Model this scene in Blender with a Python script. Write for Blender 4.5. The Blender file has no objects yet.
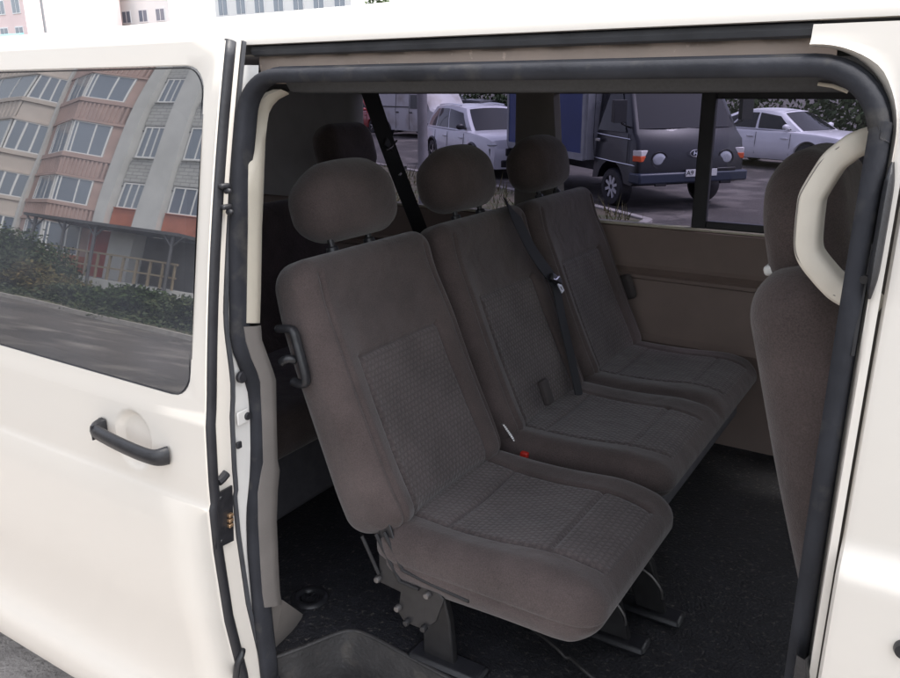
import bpy, bmesh, math, random
import numpy as np
from mathutils import Matrix, Vector
random.seed(7); RNG = np.random.default_rng(7)
R = math.radians
scene = bpy.context.scene
COL = scene.collection

# ------------------------------------------------------------------ camera
F, CX, CY = 805.0, 450.0, 339.0
def _u(v): return v/np.linalg.norm(v)
AX = _u(np.array([1323., 244., -F])); AY = np.array([539., -259., F]); AY = _u(AY-AX*(AY@AX))
AZ = np.cross(AX, AY)
if AZ[1] > 0: AZ = -AZ
RM = np.array([AX, AY, AZ]); CAM = np.array([1.087, -.98, 1.75])
def at(u, v, x=None, y=None, z=None):
    """point of the place seen at photo pixel (u, v) on a plane x=, y= or z="""
    d = RM@np.array([(u-CX)/F, (v-CY)/F, 1.])
    t = (x-CAM[0])/d[0] if x is not None else (y-CAM[1])/d[1] if y is not None else (z-CAM[2])/d[2]
    return CAM+d*t
cd = bpy.data.cameras.new('camera'); cam = bpy.data.objects.new('camera', cd); COL.objects.link(cam)
cd.sensor_fit = 'HORIZONTAL'; cd.sensor_width = 36; cd.lens = F/900*36
cd.clip_start = .02; cd.clip_end = 1500
cx_, cy_, cz_ = RM@np.array([1., 0, 0]), RM@np.array([0, -1., 0]), RM@np.array([0, 0, -1.])
cam.matrix_world = Matrix([[cx_[i], cy_[i], cz_[i], CAM[i]] for i in range(3)]+[[0, 0, 0, 1]])
scene.camera = cam

# ------------------------------------------------------------------ materials
MATS = {}
def mat(name, col, rough=.5, metal=0., noise=None, bump=None, coat=0., spec=.5, dark=None, emit=None):
    """noise=(scale, amount) mottles the colour; dark=(scale, colour, lo, hi) patches of dirt; bump=(scale, strength)"""
    m = bpy.data.materials.new(name); m.use_nodes = True
    nt = m.node_tree; b = nt.nodes['Principled BSDF']
    b.inputs['Base Color'].default_value = (*col, 1); b.inputs['Roughness'].default_value = rough
    b.inputs['Metallic'].default_value = metal; b.inputs['Coat Weight'].default_value = coat
    b.inputs['Coat Roughness'].default_value = .035
    b.inputs['Specular IOR Level'].default_value = spec
    tc = nt.nodes.new('ShaderNodeTexCoord'); c = None
    def N(scale, detail=4):
        n = nt.nodes.new('ShaderNodeTexNoise'); n.inputs['Scale'].default_value = scale
        n.inputs['Detail'].default_value = detail; nt.links.new(tc.outputs['Object'], n.inputs['Vector']); return n
    if noise:
        n = N(noise[0]); rp = nt.nodes.new('ShaderNodeValToRGB'); a = noise[1]
        rp.color_ramp.elements[0].position = .3; rp.color_ramp.elements[1].position = .7
        rp.color_ramp.elements[0].color = (*[x*(1-a) for x in col], 1)
        rp.color_ramp.elements[1].color = (*[min(1, x*(1+a)) for x in col], 1)
        nt.links.new(n.outputs['Fac'], rp.inputs['Fac']); c = rp.outputs['Color']
    if dark:
        n = N(dark[0], 8); mr = nt.nodes.new('ShaderNodeMapRange')
        mr.inputs['From Min'].default_value = dark[2]; mr.inputs['From Max'].default_value = dark[3]
        mx = nt.nodes.new('ShaderNodeMix'); mx.data_type = 'RGBA'
        nt.links.new(n.outputs['Fac'], mr.inputs['Value']); nt.links.new(mr.outputs['Result'], mx.inputs['Factor'])
        if c: nt.links.new(c, mx.inputs['A'])
        else: mx.inputs['A'].default_value = (*col, 1)
        mx.inputs['B'].default_value = (*dark[1], 1); c = mx.outputs['Result']
    if c: nt.links.new(c, b.inputs['Base Color'])
    if bump:
        n = N(bump[0], 3); bp = nt.nodes.new('ShaderNodeBump'); bp.inputs['Strength'].default_value = bump[1]
        bp.inputs['Distance'].default_value = .01
        nt.links.new(n.outputs['Fac'], bp.inputs['Height']); nt.links.new(bp.outputs['Normal'], b.inputs['Normal'])
    if emit: b.inputs['Emission Color'].default_value = (*col, 1); b.inputs['Emission Strength'].default_value = emit
    MATS[name] = m; return m

PAINT = mat('cream_paint', (.79, .738, .665), .42, coat=.30, spec=.35, noise=(1.2, .008))
JAMB = mat('jamb_paint', (.70, .68, .65), .4, coat=.2, noise=(6, .05), dark=(9, (.35, .30, .26), .62, .85))
DIRTY = mat('dirty_sill_paint', (.40, .33, .29), .7, noise=(12, .06), dark=(38, (.60, .50, .44), .66, .70), bump=(60, .15))
RUBBER = mat('black_rubber', (.022, .022, .026), .5, noise=(14, .25), bump=(120, .08))
SEALR = mat('seal_rubber', (.030, .031, .037), .85, spec=.25, noise=(10, .3), dark=(22, (.08, .075, .07), .55, .8), bump=(90, .12))
PLAST = mat('black_plastic', (.02, .02, .023), .38, noise=(60, .2), bump=(260, .08))
RAIL = mat('rail_grey', (.07, .072, .08), .55, noise=(20, .2))
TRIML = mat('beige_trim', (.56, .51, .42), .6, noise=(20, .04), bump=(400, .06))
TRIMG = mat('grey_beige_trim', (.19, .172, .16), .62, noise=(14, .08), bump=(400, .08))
TRIMF = mat('far_wall_trim', (.21, .155, .135), .6, noise=(8, .08), bump=(300, .08))
HEAD = mat('headliner', (.075, .076, .08), .9, noise=(200, .1))
TRIMR = mat('rear_trim', (.46, .45, .46), .8, noise=(14, .06), bump=(300, .06))
DARKT = mat('dark_trim', (.085, .082, .092), .7, noise=(30, .15))
CARPET = mat('floor_vinyl', (.016, .016, .02), .62, noise=(25, .3), dark=(85, (.10, .09, .08), .58, .72), bump=(160, .5))
STEPM = mat('step_rubber', (.045, .042, .042), .55, noise=(12, .3), dark=(14, (.11, .095, .08), .55, .8), bump=(90, .25))
BOLT = mat('bolt_steel', (.20, .19, .19), .45, metal=.8)
STEEL = mat('dark_steel', (.034, .033, .035), .42, metal=.4, noise=(30, .2))
CHROME = mat('bright_steel', (.75, .75, .77), .2, metal=1)
BELT = mat('belt_webbing', (.02, .02, .024), .75, bump=(500, .2))
REDP = mat('red_plastic', (.55, .03, .02), .4)
GOLD = mat('brass_contact', (.75, .5, .3), .35, metal=.9)
WHITEP = mat('white_plastic', (.7, .7, .68), .4)

def fabric(name, col, pattern=False):
    m = bpy.data.materials.new(name); m.use_nodes = True; nt = m.node_tree; L = nt.links.new
    b = nt.nodes['Principled BSDF']; b.inputs['Roughness'].default_value = .92
    b.inputs['Specular IOR Level'].default_value = .15
    b.inputs['Sheen Weight'].default_value = .25; b.inputs['Sheen Roughness'].default_value = .5
    tc = nt.nodes.new('ShaderNodeTexCoord')
    n1 = nt.nodes.new('ShaderNodeTexNoise'); n1.inputs['Scale'].default_value = 420; n1.inputs['Detail'].default_value = 2
    n2 = nt.nodes.new('ShaderNodeTexNoise'); n2.inputs['Scale'].default_value = 9; n2.inputs['Detail'].default_value = 5
    for n in (n1, n2): L(tc.outputs['Object'], n.inputs['Vector'])
    ad = nt.nodes.new('ShaderNodeMath'); ad.operation = 'ADD'; L(n1.outputs['Fac'], ad.inputs[0]); L(n2.outputs['Fac'], ad.inputs[1])
    rp = nt.nodes.new('ShaderNodeValToRGB'); rp.color_ramp.elements[0].position = .35; rp.color_ramp.elements[1].position = .75
    sc = nt.nodes.new('ShaderNodeMath'); sc.operation = 'MULTIPLY'; sc.inputs[1].default_value = .5; L(ad.outputs[0], sc.inputs[0]); L(sc.outputs[0], rp.inputs['Fac'])
    rp.color_ramp.elements[0].color = (*[x*.62 for x in col], 1); rp.color_ramp.elements[1].color = (*[x*1.40 for x in col], 1)
    h = n1.outputs['Fac']; c = rp.outputs['Color']
    if pattern:
        sp = nt.nodes.new('ShaderNodeSeparateXYZ'); L(tc.outputs['Object'], sp.inputs[0])
        cb = nt.nodes.new('ShaderNodeCombineXYZ'); L(sp.outputs['Y'], cb.inputs[0]); L(sp.outputs['Z'], cb.inputs[1])
        br = nt.nodes.new('ShaderNodeTexBrick')
        nd = nt.nodes.new('ShaderNodeTexNoise'); nd.inputs['Scale'].default_value = 26; nd.inputs['Detail'].default_value = 4; L(tc.outputs['Object'], nd.inputs['Vector'])
        vm = nt.nodes.new('ShaderNodeVectorMath'); vm.operation = 'MULTIPLY_ADD'; vm.inputs[1].default_value = (.009, .009, .009); L(nd.outputs['Color'], vm.inputs[0]); L(cb.outputs[0], vm.inputs[2]); L(vm.outputs[0], br.inputs['Vector'])
        br.inputs['Scale'].default_value = 1; br.inputs['Brick Width'].default_value = .0135; br.inputs['Row Height'].default_value = .0125
        br.inputs['Mortar Size'].default_value = .0050; br.inputs['Mortar Smooth'].default_value = 1
        mx = nt.nodes.new('ShaderNodeMix'); mx.data_type = 'RGBA'; mx.blend_type = 'MULTIPLY'
        L(br.outputs['Fac'], mx.inputs['Factor']); L(c, mx.inputs['A']); mx.inputs['B'].default_value = (.74, .74, .76, 1)
        c = mx.outputs['Result']
        inv = nt.nodes.new('ShaderNodeMath'); inv.operation = 'MULTIPLY_ADD'; inv.inputs[1].default_value = -1.1; L(br.outputs['Fac'], inv.inputs[0]); L(n1.outputs['Fac'], inv.inputs[2])
        h = inv.outputs[0]
    L(c, b.inputs['Base Color'])
    bp = nt.nodes.new('ShaderNodeBump'); bp.inputs['Strength'].default_value = .55; bp.inputs['Distance'].default_value = .0016
    L(h, bp.inputs['Height'])
    n3 = nt.nodes.new('ShaderNodeTexNoise'); n3.inputs['Scale'].default_value = 11; n3.inputs['Detail'].default_value = 3; n3.inputs['Distortion'].default_value = .6; L(tc.outputs['Object'], n3.inputs['Vector'])
    b2 = nt.nodes.new('ShaderNodeBump'); b2.inputs['Strength'].default_value = .5; b2.inputs['Distance'].default_value = .012; L(n3.outputs['Fac'], b2.inputs['Height']); L(bp.outputs['Normal'], b2.inputs['Normal'])
    L(b2.outputs['Normal'], b.inputs['Normal'])
    return m
CLOTH = fabric('seat_cloth', (.089, .069, .066))
DARKCL = mat('handle_grey', (.045, .037, .037), .8)
CLOTHP = fabric('seat_cloth_pattern', (.112, .091, .088), True)

def glass(name, tint, ior=1.5, rough=0., haze=0.):
    m = bpy.data.materials.new(name); m.use_nodes = True; nt = m.node_tree; L = nt.links.new
    nt.nodes.remove(nt.nodes['Principled BSDF'])
    tr = nt.nodes.new('ShaderNodeBsdfTransparent'); tr.inputs['Color'].default_value = (*tint, 1)
    gl = nt.nodes.new('ShaderNodeBsdfGlossy'); gl.inputs['Roughness'].default_value = rough
    fr = nt.nodes.new('ShaderNodeFresnel'); fr.inputs['IOR'].default_value = ior
    mx = nt.nodes.new('ShaderNodeMixShader'); L(fr.outputs[0], mx.inputs[0]); L(tr.outputs[0], mx.inputs[1]); L(gl.outputs[0], mx.inputs[2])
    out = mx.outputs[0]
    if haze:  # mottled bluish diffuse layer: haze over the reflection put into the pane's colour
        df = nt.nodes.new('ShaderNodeBsdfDiffuse'); df.inputs['Color'].default_value = (.50, .52, .60, 1); m2 = nt.nodes.new('ShaderNodeMixShader')
        no = nt.nodes.new('ShaderNodeTexNoise'); no.inputs['Scale'].default_value = 6; no.inputs['Detail'].default_value = 6; tc = nt.nodes.new('ShaderNodeTexCoord'); L(tc.outputs['Object'], no.inputs['Vector'])
        mu = nt.nodes.new('ShaderNodeMath'); mu.operation = 'MULTIPLY'; mu.inputs[1].default_value = haze*2; L(no.outputs['Fac'], mu.inputs[0]); L(mu.outputs[0], m2.inputs[0]); L(out, m2.inputs[1]); L(df.outputs[0], m2.inputs[2]); out = m2.outputs[0]
    L(out, nt.nodes['Material Output'].inputs['Surface']); return m
TINT = glass('tinted_glass', (.228, .216, .298), 1.3)
DOORGL = glass('privacy_glass', (.03, .03, .035), 3.9, .011, .075)
FRONTGL = glass('clear_glass', (.5, .54, .52), 1.45)
CARGL = mat('car_glass', (.012, .013, .016), .04, spec=.45)
PANEGL = mat('house_glass', (.15, .18, .23), .03, spec=1.0)

# ------------------------------------------------------------------ mesh helpers
WL = {}
def reg(o, M=None):
    WL[o.name] = M or Matrix.Identity(4); return o
def tag(o, label, cat, group=None, kind=None):
    if label: o['label'] = label
    if cat: o['category'] = cat
    if group: o['group'] = group
    if kind: o['kind'] = kind
    return o
def thing(name, label, cat, loc=(0, 0, 0), group=None):
    o = bpy.data.objects.new(name, None); COL.objects.link(o); o.location = loc; o.empty_display_size = .1
    reg(o, Matrix.Translation(loc)); return tag(o, label, cat, group)
def link(o, parent=None, M=None):
    COL.objects.link(o)
    M = M or Matrix.Identity(4); reg(o, M)
    if parent is not None:
        o.parent = parent; o.matrix_parent_inverse = WL[parent.name].inverted()
    o.matrix_basis = M
    return o
def struct(o): o['kind'] = 'structure'; return o
class MB:
    def __init__(s): s.v = []; s.f = []; s.m = []
    def add(s, vs, fs, mi=0):
        n = len(s.v); s.v += [tuple(map(float, p)) for p in vs]; s.f += [tuple(i+n for i in f) for f in fs]; s.m += [mi]*len(fs); return s
    def box(s, c, d, rot=None, mi=0):
        x, y, z = [q/2 for q in d]; P = [(-x, -y, -z), (x, -y, -z), (x, y, -z), (-x, y, -z), (-x, -y, z), (x, -y, z), (x, y, z), (-x, y, z)]
        if rot is not None: P = [tuple(rot@Vector(p)) for p in P]
        return s.add([(p[0]+c[0], p[1]+c[1], p[2]+c[2]) for p in P], [(0, 3, 2, 1), (4, 5, 6, 7), (0, 1, 5, 4), (1, 2, 6, 5), (2, 3, 7, 6), (3, 0, 4, 7)], mi)
    def box2(s, a, b, mi=0):
        return s.box([(a[i]+b[i])/2 for i in range(3)], [abs(b[i]-a[i]) for i in range(3)], mi=mi)
    def grid(s, rows, mi=0, close_u=False, close_v=False, flip=False):
        """rows: list of lists of points"""
        nr, nc = len(rows), len(rows[0]); fs = []
        for i in range(nr if close_v else nr-1):
            for j in range(nc if close_u else nc-1):
                a, b, c, d = i*nc+j, i*nc+(j+1) % nc, ((i+1) % nr)*nc+(j+1) % nc, ((i+1) % nr)*nc+j
                fs.append((a, d, c, b) if flip else (a, b, c, d))
        return s.add([p for r in rows for p in r], fs, mi)
    def sweep(s, path, sec, closed=False, up=(0, 0, 1), cap=True, mi=0):
        """sec: list of (a, b): a along side vector, b along the 'up' kept perpendicular to the path"""
        P = [np.array(p, float) for p in path]; n = len(P); rows = []; U = np.array(up, float)
        for i in range(n):
            if closed: t = P[(i+1) % n]-P[i-1]
            else: t = P[min(i+1, n-1)]-P[max(i-1, 0)]
            t = _u(t); w = U-t*(U@t)
            if np.linalg.norm(w) < 1e-4: w = np.array([1., 0, 0])-t*t[0]
            w = _u(w); sd = np.cross(t, w)
            rows.append([P[i]+sd*a+w*b for a, b in sec])
        s.grid(rows, mi, close_u=True, close_v=closed)
        if cap and not closed:
            k = len(s.v)-n*len(sec); m = len(sec)
            s.f.append(tuple(k+j for j in range(m))[::-1]); s.f.append(tuple(k+(n-1)*m+j for j in range(m))); s.m += [mi, mi]
        return s
    def tube(s, path, r, n=10, closed=False, up=(0, 0, 1), sq=1., mi=0):
        sec = [(r*math.cos(2*math.pi*k/n), r*sq*math.sin(2*math.pi*k/n)) for k in range(n)]
        return s.sweep(path, sec, closed, up, mi=mi)
    def cyl(s, a, b, r, n=16, mi=0, r2=None):
        a = np.array(a, float); b = np.array(b, float); t = _u(b-a); q = np.array([0, 0, 1.]) if abs(t[2]) < .9 else np.array([1., 0, 0])
        e = _u(np.cross(t, q)); g = np.cross(t, e); r2 = r if r2 is None else r2
        c = [e*math.cos(2*math.pi*k/n)+g*math.sin(2*math.pi*k/n) for k in range(n)]
        vs = [a+x*r for x in c]+[b+x*r2 for x in c]
        return s.add(vs, [(k, (k+1) % n, n+(k+1) % n, n+k) for k in range(n)]+[tuple(range(n))[::-1], tuple(range(n, 2*n))], mi)
    def prism(s, poly, off, mi=0):
        """poly: planar 3-D points, extruded by off"""
        n = len(poly); off = np.array(off, float)
        vs = [np.array(p, float) for p in poly]; vs += [p+off for p in vs]
        return s.add(vs, [tuple(range(n))[::-1], tuple(range(n, 2*n))]+[(k, (k+1) % n, n+(k+1) % n, n+k) for k in range(n)], mi)
    def lathe(s, prof, c, ax='z', n=28, mi=0):
        rows = []
        for r, h in prof:
            row = []
            for k in range(n):
                a = 2*math.pi*k/n; p = (r*math.cos(a), r*math.sin(a), h)
                if ax == 'y': p = (p[0], p[2], p[1])
                if ax == 'x': p = (p[2], p[0], p[1])
                row.append((p[0]+c[0], p[1]+c[1], p[2]+c[2]))
            rows.append(row)
        return s.grid(rows, mi, close_u=True)
    def build(s, name, mats, parent=None, smooth=True, bevel=0, sub=0, ang=40, M=None, fixn=True):
        me = bpy.data.meshes.new(name); me.from_pydata(s.v, [], s.f)
        ms = mats if isinstance(mats, (list, tuple)) else [mats]
        for m in ms: me.materials.append(m)
        if len(ms) > 1: me.polygons.foreach_set('material_index', s.m)
        bm = bmesh.new(); bm.from_mesh(me); bmesh.ops.remove_doubles(bm, verts=bm.verts, dist=1e-5)
        if fixn: bmesh.ops.recalc_face_normals(bm, faces=bm.faces)
        bm.to_mesh(me); bm.free()
        return finish(me, name, parent, smooth, bevel, sub, ang, M)
def finish(me, name, parent=None, smooth=True, bevel=0, sub=0, ang=40, M=None):
    o = bpy.data.objects.new(name, me)
    if smooth:
        me.polygons.foreach_set('use_smooth', [True]*len(me.polygons))
        if not sub: me.set_sharp_from_angle(angle=R(ang))
    if bevel:
        b = o.modifiers.new('b', 'BEVEL'); b.width = bevel; b.segments = 2; b.limit_method = 'ANGLE'; b.angle_limit = R(35)
    if sub:
        q = o.modifiers.new('s', 'SUBSURF'); q.levels = sub; q.render_levels = sub
    return link(o, parent, M)
def ellipsoid(c_, r_, n=14, m=8):
    vs = []; fs = []
    for i in range(m+1):
        a = math.pi*i/m
        for j in range(n):
            b_ = 2*math.pi*j/n; vs.append((c_[0]+r_[0]*math.sin(a)*math.cos(b_), c_[1]+r_[1]*math.sin(a)*math.sin(b_), c_[2]+r_[2]*math.cos(a)))
    for i in range(m):
        for j in range(n): fs.append((i*n+j, (i+1)*n+j, (i+1)*n+(j+1) % n, i*n+(j+1) % n))
    return vs, fs
def copy_tree(o, parent=None):
    c = o.copy(); COL.objects.link(c); WL[c.name] = WL[o.name].copy()
    if parent is not None: c.parent = parent
    for ch in list(o.children): copy_tree(ch, c)
    return c
def smooth_path(pts, n=8, closed=False):
    """Catmull-Rom through the points"""
    P = [np.array(p, float) for p in pts]; m = len(P); out = []
    rng = range(m) if closed else range(m-1)
    for i in rng:
        if closed: a, b, c, d = P[i-1], P[i], P[(i+1) % m], P[(i+2) % m]
        else: a, b, c, d = P[max(i-1, 0)], P[i], P[i+1], P[min(i+2, m-1)]
        for k in range(n):
            t = k/n; out.append(.5*((2*b)+(c-a)*t+(2*a-5*b+4*c-d)*t*t+(3*b-a-3*c+d)*t**3))
    if not closed: out.append(P[-1])
    return out
def rrect(x0, x1, z0, z1, r, n=6):
    """rounded rectangle outline (x, z), counter-clockwise"""
    o = []
    for cx, cz, a0 in ((x1-r, z0+r, -90), (x1-r, z1-r, 0), (x0+r, z1-r, 90), (x0+r, z0+r, 180)):
        for k in range(n+1):
            a = R(a0+90*k/n); o.append((cx+r*math.cos(a), cz+r*math.sin(a)))
    return o

# soft upholstered block, local axes: X = face direction, Y = width, Z = length
def cushion(name, h, r, parent, M, lines=(), panel=None, feat=None, shape=None, n=(14, 100, 124), groove=.0075, side=None, mats=None):
    hx, hy, hz = h
    V = []; FQ = []; idx = {}
    nx, ny, nz = n
    def axis(nn): return np.linspace(-1, 1, nn+1)
    faces = []
    for ax, sg in ((0, 1), (0, -1), (1, 1), (1, -1), (2, 1), (2, -1)):
        oth = [a for a in range(3) if a != ax]
        A, B = axis(n[oth[0]]), axis(n[oth[1]])
        g = np.zeros((len(A), len(B), 3)); g[..., oth[0]] = A[:, None]; g[..., oth[1]] = B[None, :]; g[..., ax] = sg
        faces.append((ax, sg, g))
    allp = np.concatenate([g.reshape(-1, 3) for _, _, g in faces])
    key = np.round(allp*1e5).astype(np.int64)
    uq, first, inv = np.unique(key, axis=0, return_index=True, return_inverse=True); inv = inv.ravel()
    U = allp[first]; off = 0; quads = []; frontq = []
    for ax, sg, g in faces:
        a, b = g.shape[:2]; I = inv[off:off+a*b].reshape(a, b); off += a*b
        q = np.stack([I[:-1, :-1], I[1:, :-1], I[1:, 1:], I[:-1, 1:]], -1).reshape(-1, 4)
        flip = (sg > 0) != (ax != 1)
        if flip: q = q[:, ::-1]
        quads.append(q); frontq += [ax == 0 and sg > 0]*len(q)
    q = np.concatenate(quads); H = np.array(h)
    p = U*H; ri = np.array([min(r, x*.999) for x in H]); inner = np.clip(p, -(H-ri), H-ri); d = p-inner
    dn = d/ri; ln = np.linalg.norm(dn, axis=1, keepdims=True); ln[ln < 1e-9] = 1
    mxn = np.abs(dn).max(axis=1, keepdims=True)
    p = inner+dn/ln*np.maximum(mxn, 0)*ri
    yy, zz = p[:, 1].copy(), p[:, 2].copy()
    fr = np.clip((p[:, 0]/hx-.1)/.8, 0, 1); fr = fr*fr*(3-2*fr)
    dx = np.zeros(len(p))
    if feat is not None: dx += feat(yy, zz)
    for (y0, z0, y1, z1) in lines:
        ex, ez = y1-y0, z1-z0; L2 = ex*ex+ez*ez
        t = np.clip(((yy-y0)*ex+(zz-z0)*ez)/L2, 0, 1)
        dist = np.hypot(yy-y0-t*ex, zz-z0-t*ez); dx -= groove*np.exp(-(dist/.0052)**2)
    p[:, 0] += fr*dx
    if side is not None:
        nn_ = dn/ln; w_ = side[1]*np.exp(-((p[:, 0]-side[0])/.0055)**2)*(np.hypot(nn_[:, 1], nn_[:, 2]) > .5); p[:, 1] -= nn_[:, 1]*w_; p[:, 2] -= nn_[:, 2]*w_
    if shape is not None: p = shape(p)
    me = bpy.data.meshes.new(name); me.from_pydata(p.tolist(), [], q.tolist())
    for m in (mats or (CLOTH, CLOTHP)): me.materials.append(m)
    if panel is not None:
        c = np.stack([yy, zz], -1)[q].mean(axis=1); mi = (panel(c[:, 0], c[:, 1]) & np.array(frontq)).astype(np.int32)
        me.polygons.foreach_set('material_index', mi)
    bm = bmesh.new(); bm.from_mesh(me); bmesh.ops.recalc_face_normals(bm, faces=bm.faces); bm.to_mesh(me); bm.free()
    return finish(me, name, parent, True, ang=180, M=M)
def bump1(t, c, w): return np.exp(-((t-c)/w)**2)
def sstep(t, a, b):
    q = np.clip((t-a)/(b-a), 0, 1); return q*q*(3-2*q)

# ------------------------------------------------------------------ van profiles (y of the near side against height)
DZ = np.array([.27, .30, .36, .395, .43, .47, .56, .72, .884, .972, .984, 1.033, 1.122, 1.142, 1.174, 1.188, 1.30, 1.375, 1.46, 1.552, 1.64, 1.722, 1.788, 1.83])
DY = np.array([-.035, -.058, -.066, -.064, -.047, -.042, -.047, -.069, -.077, -.0765, -.0715, -.0705, -.065, -.0635, -.0575, -.0555, -.038, -.0257, -.0105, .0068, .0255, .0445, .0595, .069])
def D(z):
    if z > 1.188: t = z-1.2; return -.0535+.128*t+.108*t*t
    return float(np.interp(z, DZ, DY))
def GLY(z): t = z-1.2; return -.0535+.128*t+.108*t*t
def B(z):
    if z > 1.2: return GLY(z)+.05
    return float(np.interp(z, [.25, .35, .5, .72, .9, 1.05, 1.2], [.0, -.01, .0, -.018, -.026, -.022, -.0035]))
def TK(z): return .078-.023*float(sstep(np.array(z), 1.18, 1.36))     # thickness of the sliding door
def BJ(z): return D(z)+TK(z)+.003
VX0, VX1 = -2.75, 2.05          # rear end / end of the modelled front

# =================================================================== THE VAN
van = thing('passenger_van', 'cream white passenger van with its tinted side door slid open', 'van', (-.4, .95, 0))
# roof: near gutter lip -> crown -> far gutter
LIPZ = at(560, 31, y=.13)[2]
half = [(.137, LIPZ-.001), (.128, LIPZ), (.130, LIPZ+.012), (.145, LIPZ+.030), (.175, LIPZ+.046), (.23, LIPZ+.060), (.32, LIPZ+.072), (.5, LIPZ+.094), (.72, LIPZ+.112), (.95, LIPZ+.118)]
prof = half+[(1.9-y, z) for y, z in half[::-1][1:]]
rows = []
for x in np.linspace(VX0, 2.0, 44):
    dz = -.012*max(0, -x+.2)-.02*max(0, -x-1.6)**2
    rows.append([(x, y, z+(dz*sstep(z, LIPZ+.005, LIPZ+.06))+(.004*math.cos((y-.95)*14) if .3 < y < 1.6 and z > LIPZ+.07 else 0)) for y, z in prof])
MB().grid(rows).build('roof', PAINT, van)
# door channel above the opening
c = MB()
pr = [(.137, LIPZ-.001), (.150, LIPZ+.004), (.172, LIPZ+.002), (.172, at(560, 44, y=.172)[2])]
c.grid([[(x, y, z) for y, z in pr] for x in (VX0+.1, -.055, .9, 2.0)])
c.tube([(-.055+.96*k/20, .150, LIPZ-.010) for k in range(21)], .010, 8)
c.build('door_rail', RAIL, van)
zt, zb = at(560, 44, y=.172)[2], at(560, 60, y=.168)[2]
c = MB(); rows = []
for k in range(60):
    x = -.06+.985*k/59
    rows.append([(x, .172, zt), (x, .166+.0015*math.sin(x*60), zt-.003), (x, .164, (zt+zb)/2+.001*math.sin(x*33)), (x, .168, zb-.02), (x, .20, zb-.03)])
c.grid(rows).build('upper_jamb', DIRTY, van)

# opening seal: measured on the photo along the plane x = XL, mirrored to the front edge
XL, XR = -.04, .992
sl = [(240, 180), (238.5, 240), (239, 299), (239.5, 335), (243, 353), (252, 372), (257, 390), (259, 414), (259.5, 445), (259, 470), (257, 492), (255, 512), (256, 550), (260, 594), (264, 632), (268, 665)]
SP = [at(u, v, x=XL) for u, v in sl]
szs = np.array([p[2] for p in SP])[::-1]; sys_ = np.array([p[1] for p in SP])[::-1]
ZTOP = at(560, 71, y=.168)[2]
def SY(z):
    if z >= szs[-1]: t = (z-szs[-1])/(ZTOP-szs[-1]); return float(sys_[-1]+(.118-sys_[-1])*min(1, t))
    return float(np.interp(z, szs, sys_))
loop = []
rc, rr = .066, .085
zs_up = np.linspace(.50, ZTOP-rc, 40)
for z in zs_up: loop.append((XL, SY(z), z))
for k in range(1, 10):
    a = R(180-10*k); z = ZTOP-rc+rc*math.sin(a); loop.append((XL+rc+rc*math.cos(a), SY(z), z))
for x in np.linspace(XL+rc, XR-rr, 24): loop.append((x, SY(ZTOP), ZTOP))
for k in range(1, 10):
    a = R(90-10*k); z = ZTOP-rr+rr*math.sin(a); loop.append((XR-rr+rr*math.cos(a), SY(z), z))
def SYR(z): return SY(z) if z > 1.3 else float(np.interp(z, [.45, .7, 1.0, 1.2, 1.3], [.05, .035, .032, .036, SY(1.3)]))
for z in zs_up[::-1]: loop.append((XR, SYR(z), z))
loop += [(XR-.06, .03, .475), (.5, .03, .47), (XL+.06, .03, .475)]
sec = [(-.0125, -.006), (-.0115, -.0145), (-.007, -.019), (0, -.0205), (.006, -.019), (.0105, -.014), (.0115, -.007), (.0085, -.0045), (.0085, .001), (.0125, .004), (.0135, .011), (.012, .019), (.004, .022), (-.008, .021), (-.013, .014), (-.0135, .004)]
MB().sweep(loop, sec, closed=True, up=(.0, 1, .12)).build('door_seal', SEALR, van, ang=50)
# header trim behind the seal (dark cloth strip)
hz0 = at(560, 93, y=.20)[2]
c = MB(); c.grid([[(x, .178, ZTOP+.012), (x, .184, ZTOP-.006), (x, .20, hz0+.003), (x, .235, hz0), (x, .30, 1.80)] for x in np.linspace(XL+.02, XR-.02, 10)])
c.build('header_trim', HEAD, van)
p0, p1 = at(818, 84, y=.19), at(848, 92, y=.19)
MB().tube([p0, (p0+p1)/2+np.array([0, 0, .002]), p1], .0024, 8).build('header_clip', TRIML, van)

# side body panels
def side_strip(mb, x0, x1, z0, z1, fn=B, n=24, inward=None):
    zs = np.linspace(z0, z1, n)
    mb.grid([[(x, fn(z), z) for z in zs] for x in (x0, x1)])
c = MB()
side_strip(c, VX0+.04, XL-.01, .30, LIPZ-.03, BJ, 60)                       # rear quarter, behind the open door
zs = np.linspace(.45, LIPZ-.035, 40)
c.grid([[(XL-.01, BJ(z), z) for z in zs], [(XL-.006, max(BJ(z)+.004, (BJ(z)+SY(z))/2+.004), z) for z in zs], [(XL-.006, max(SY(z), BJ(z)+.008), z) for z in zs], [(XL+.004, max(SY(z)+.02, BJ(z)+.02), z) for z in zs]])
c.build('rear_quarter', JAMB, van)
c = MB()                                                            # sill under the opening
c.grid([[(x, y, z) for y, z in ((.02, .25), (-.012, .30), (-.012, .40), (.0, .45), (.03, .458), (.10, .455), (.16, .40))] for x in (XL-.01, .3, .7, 1.02)])
c.build('sill', JAMB, van)
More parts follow.
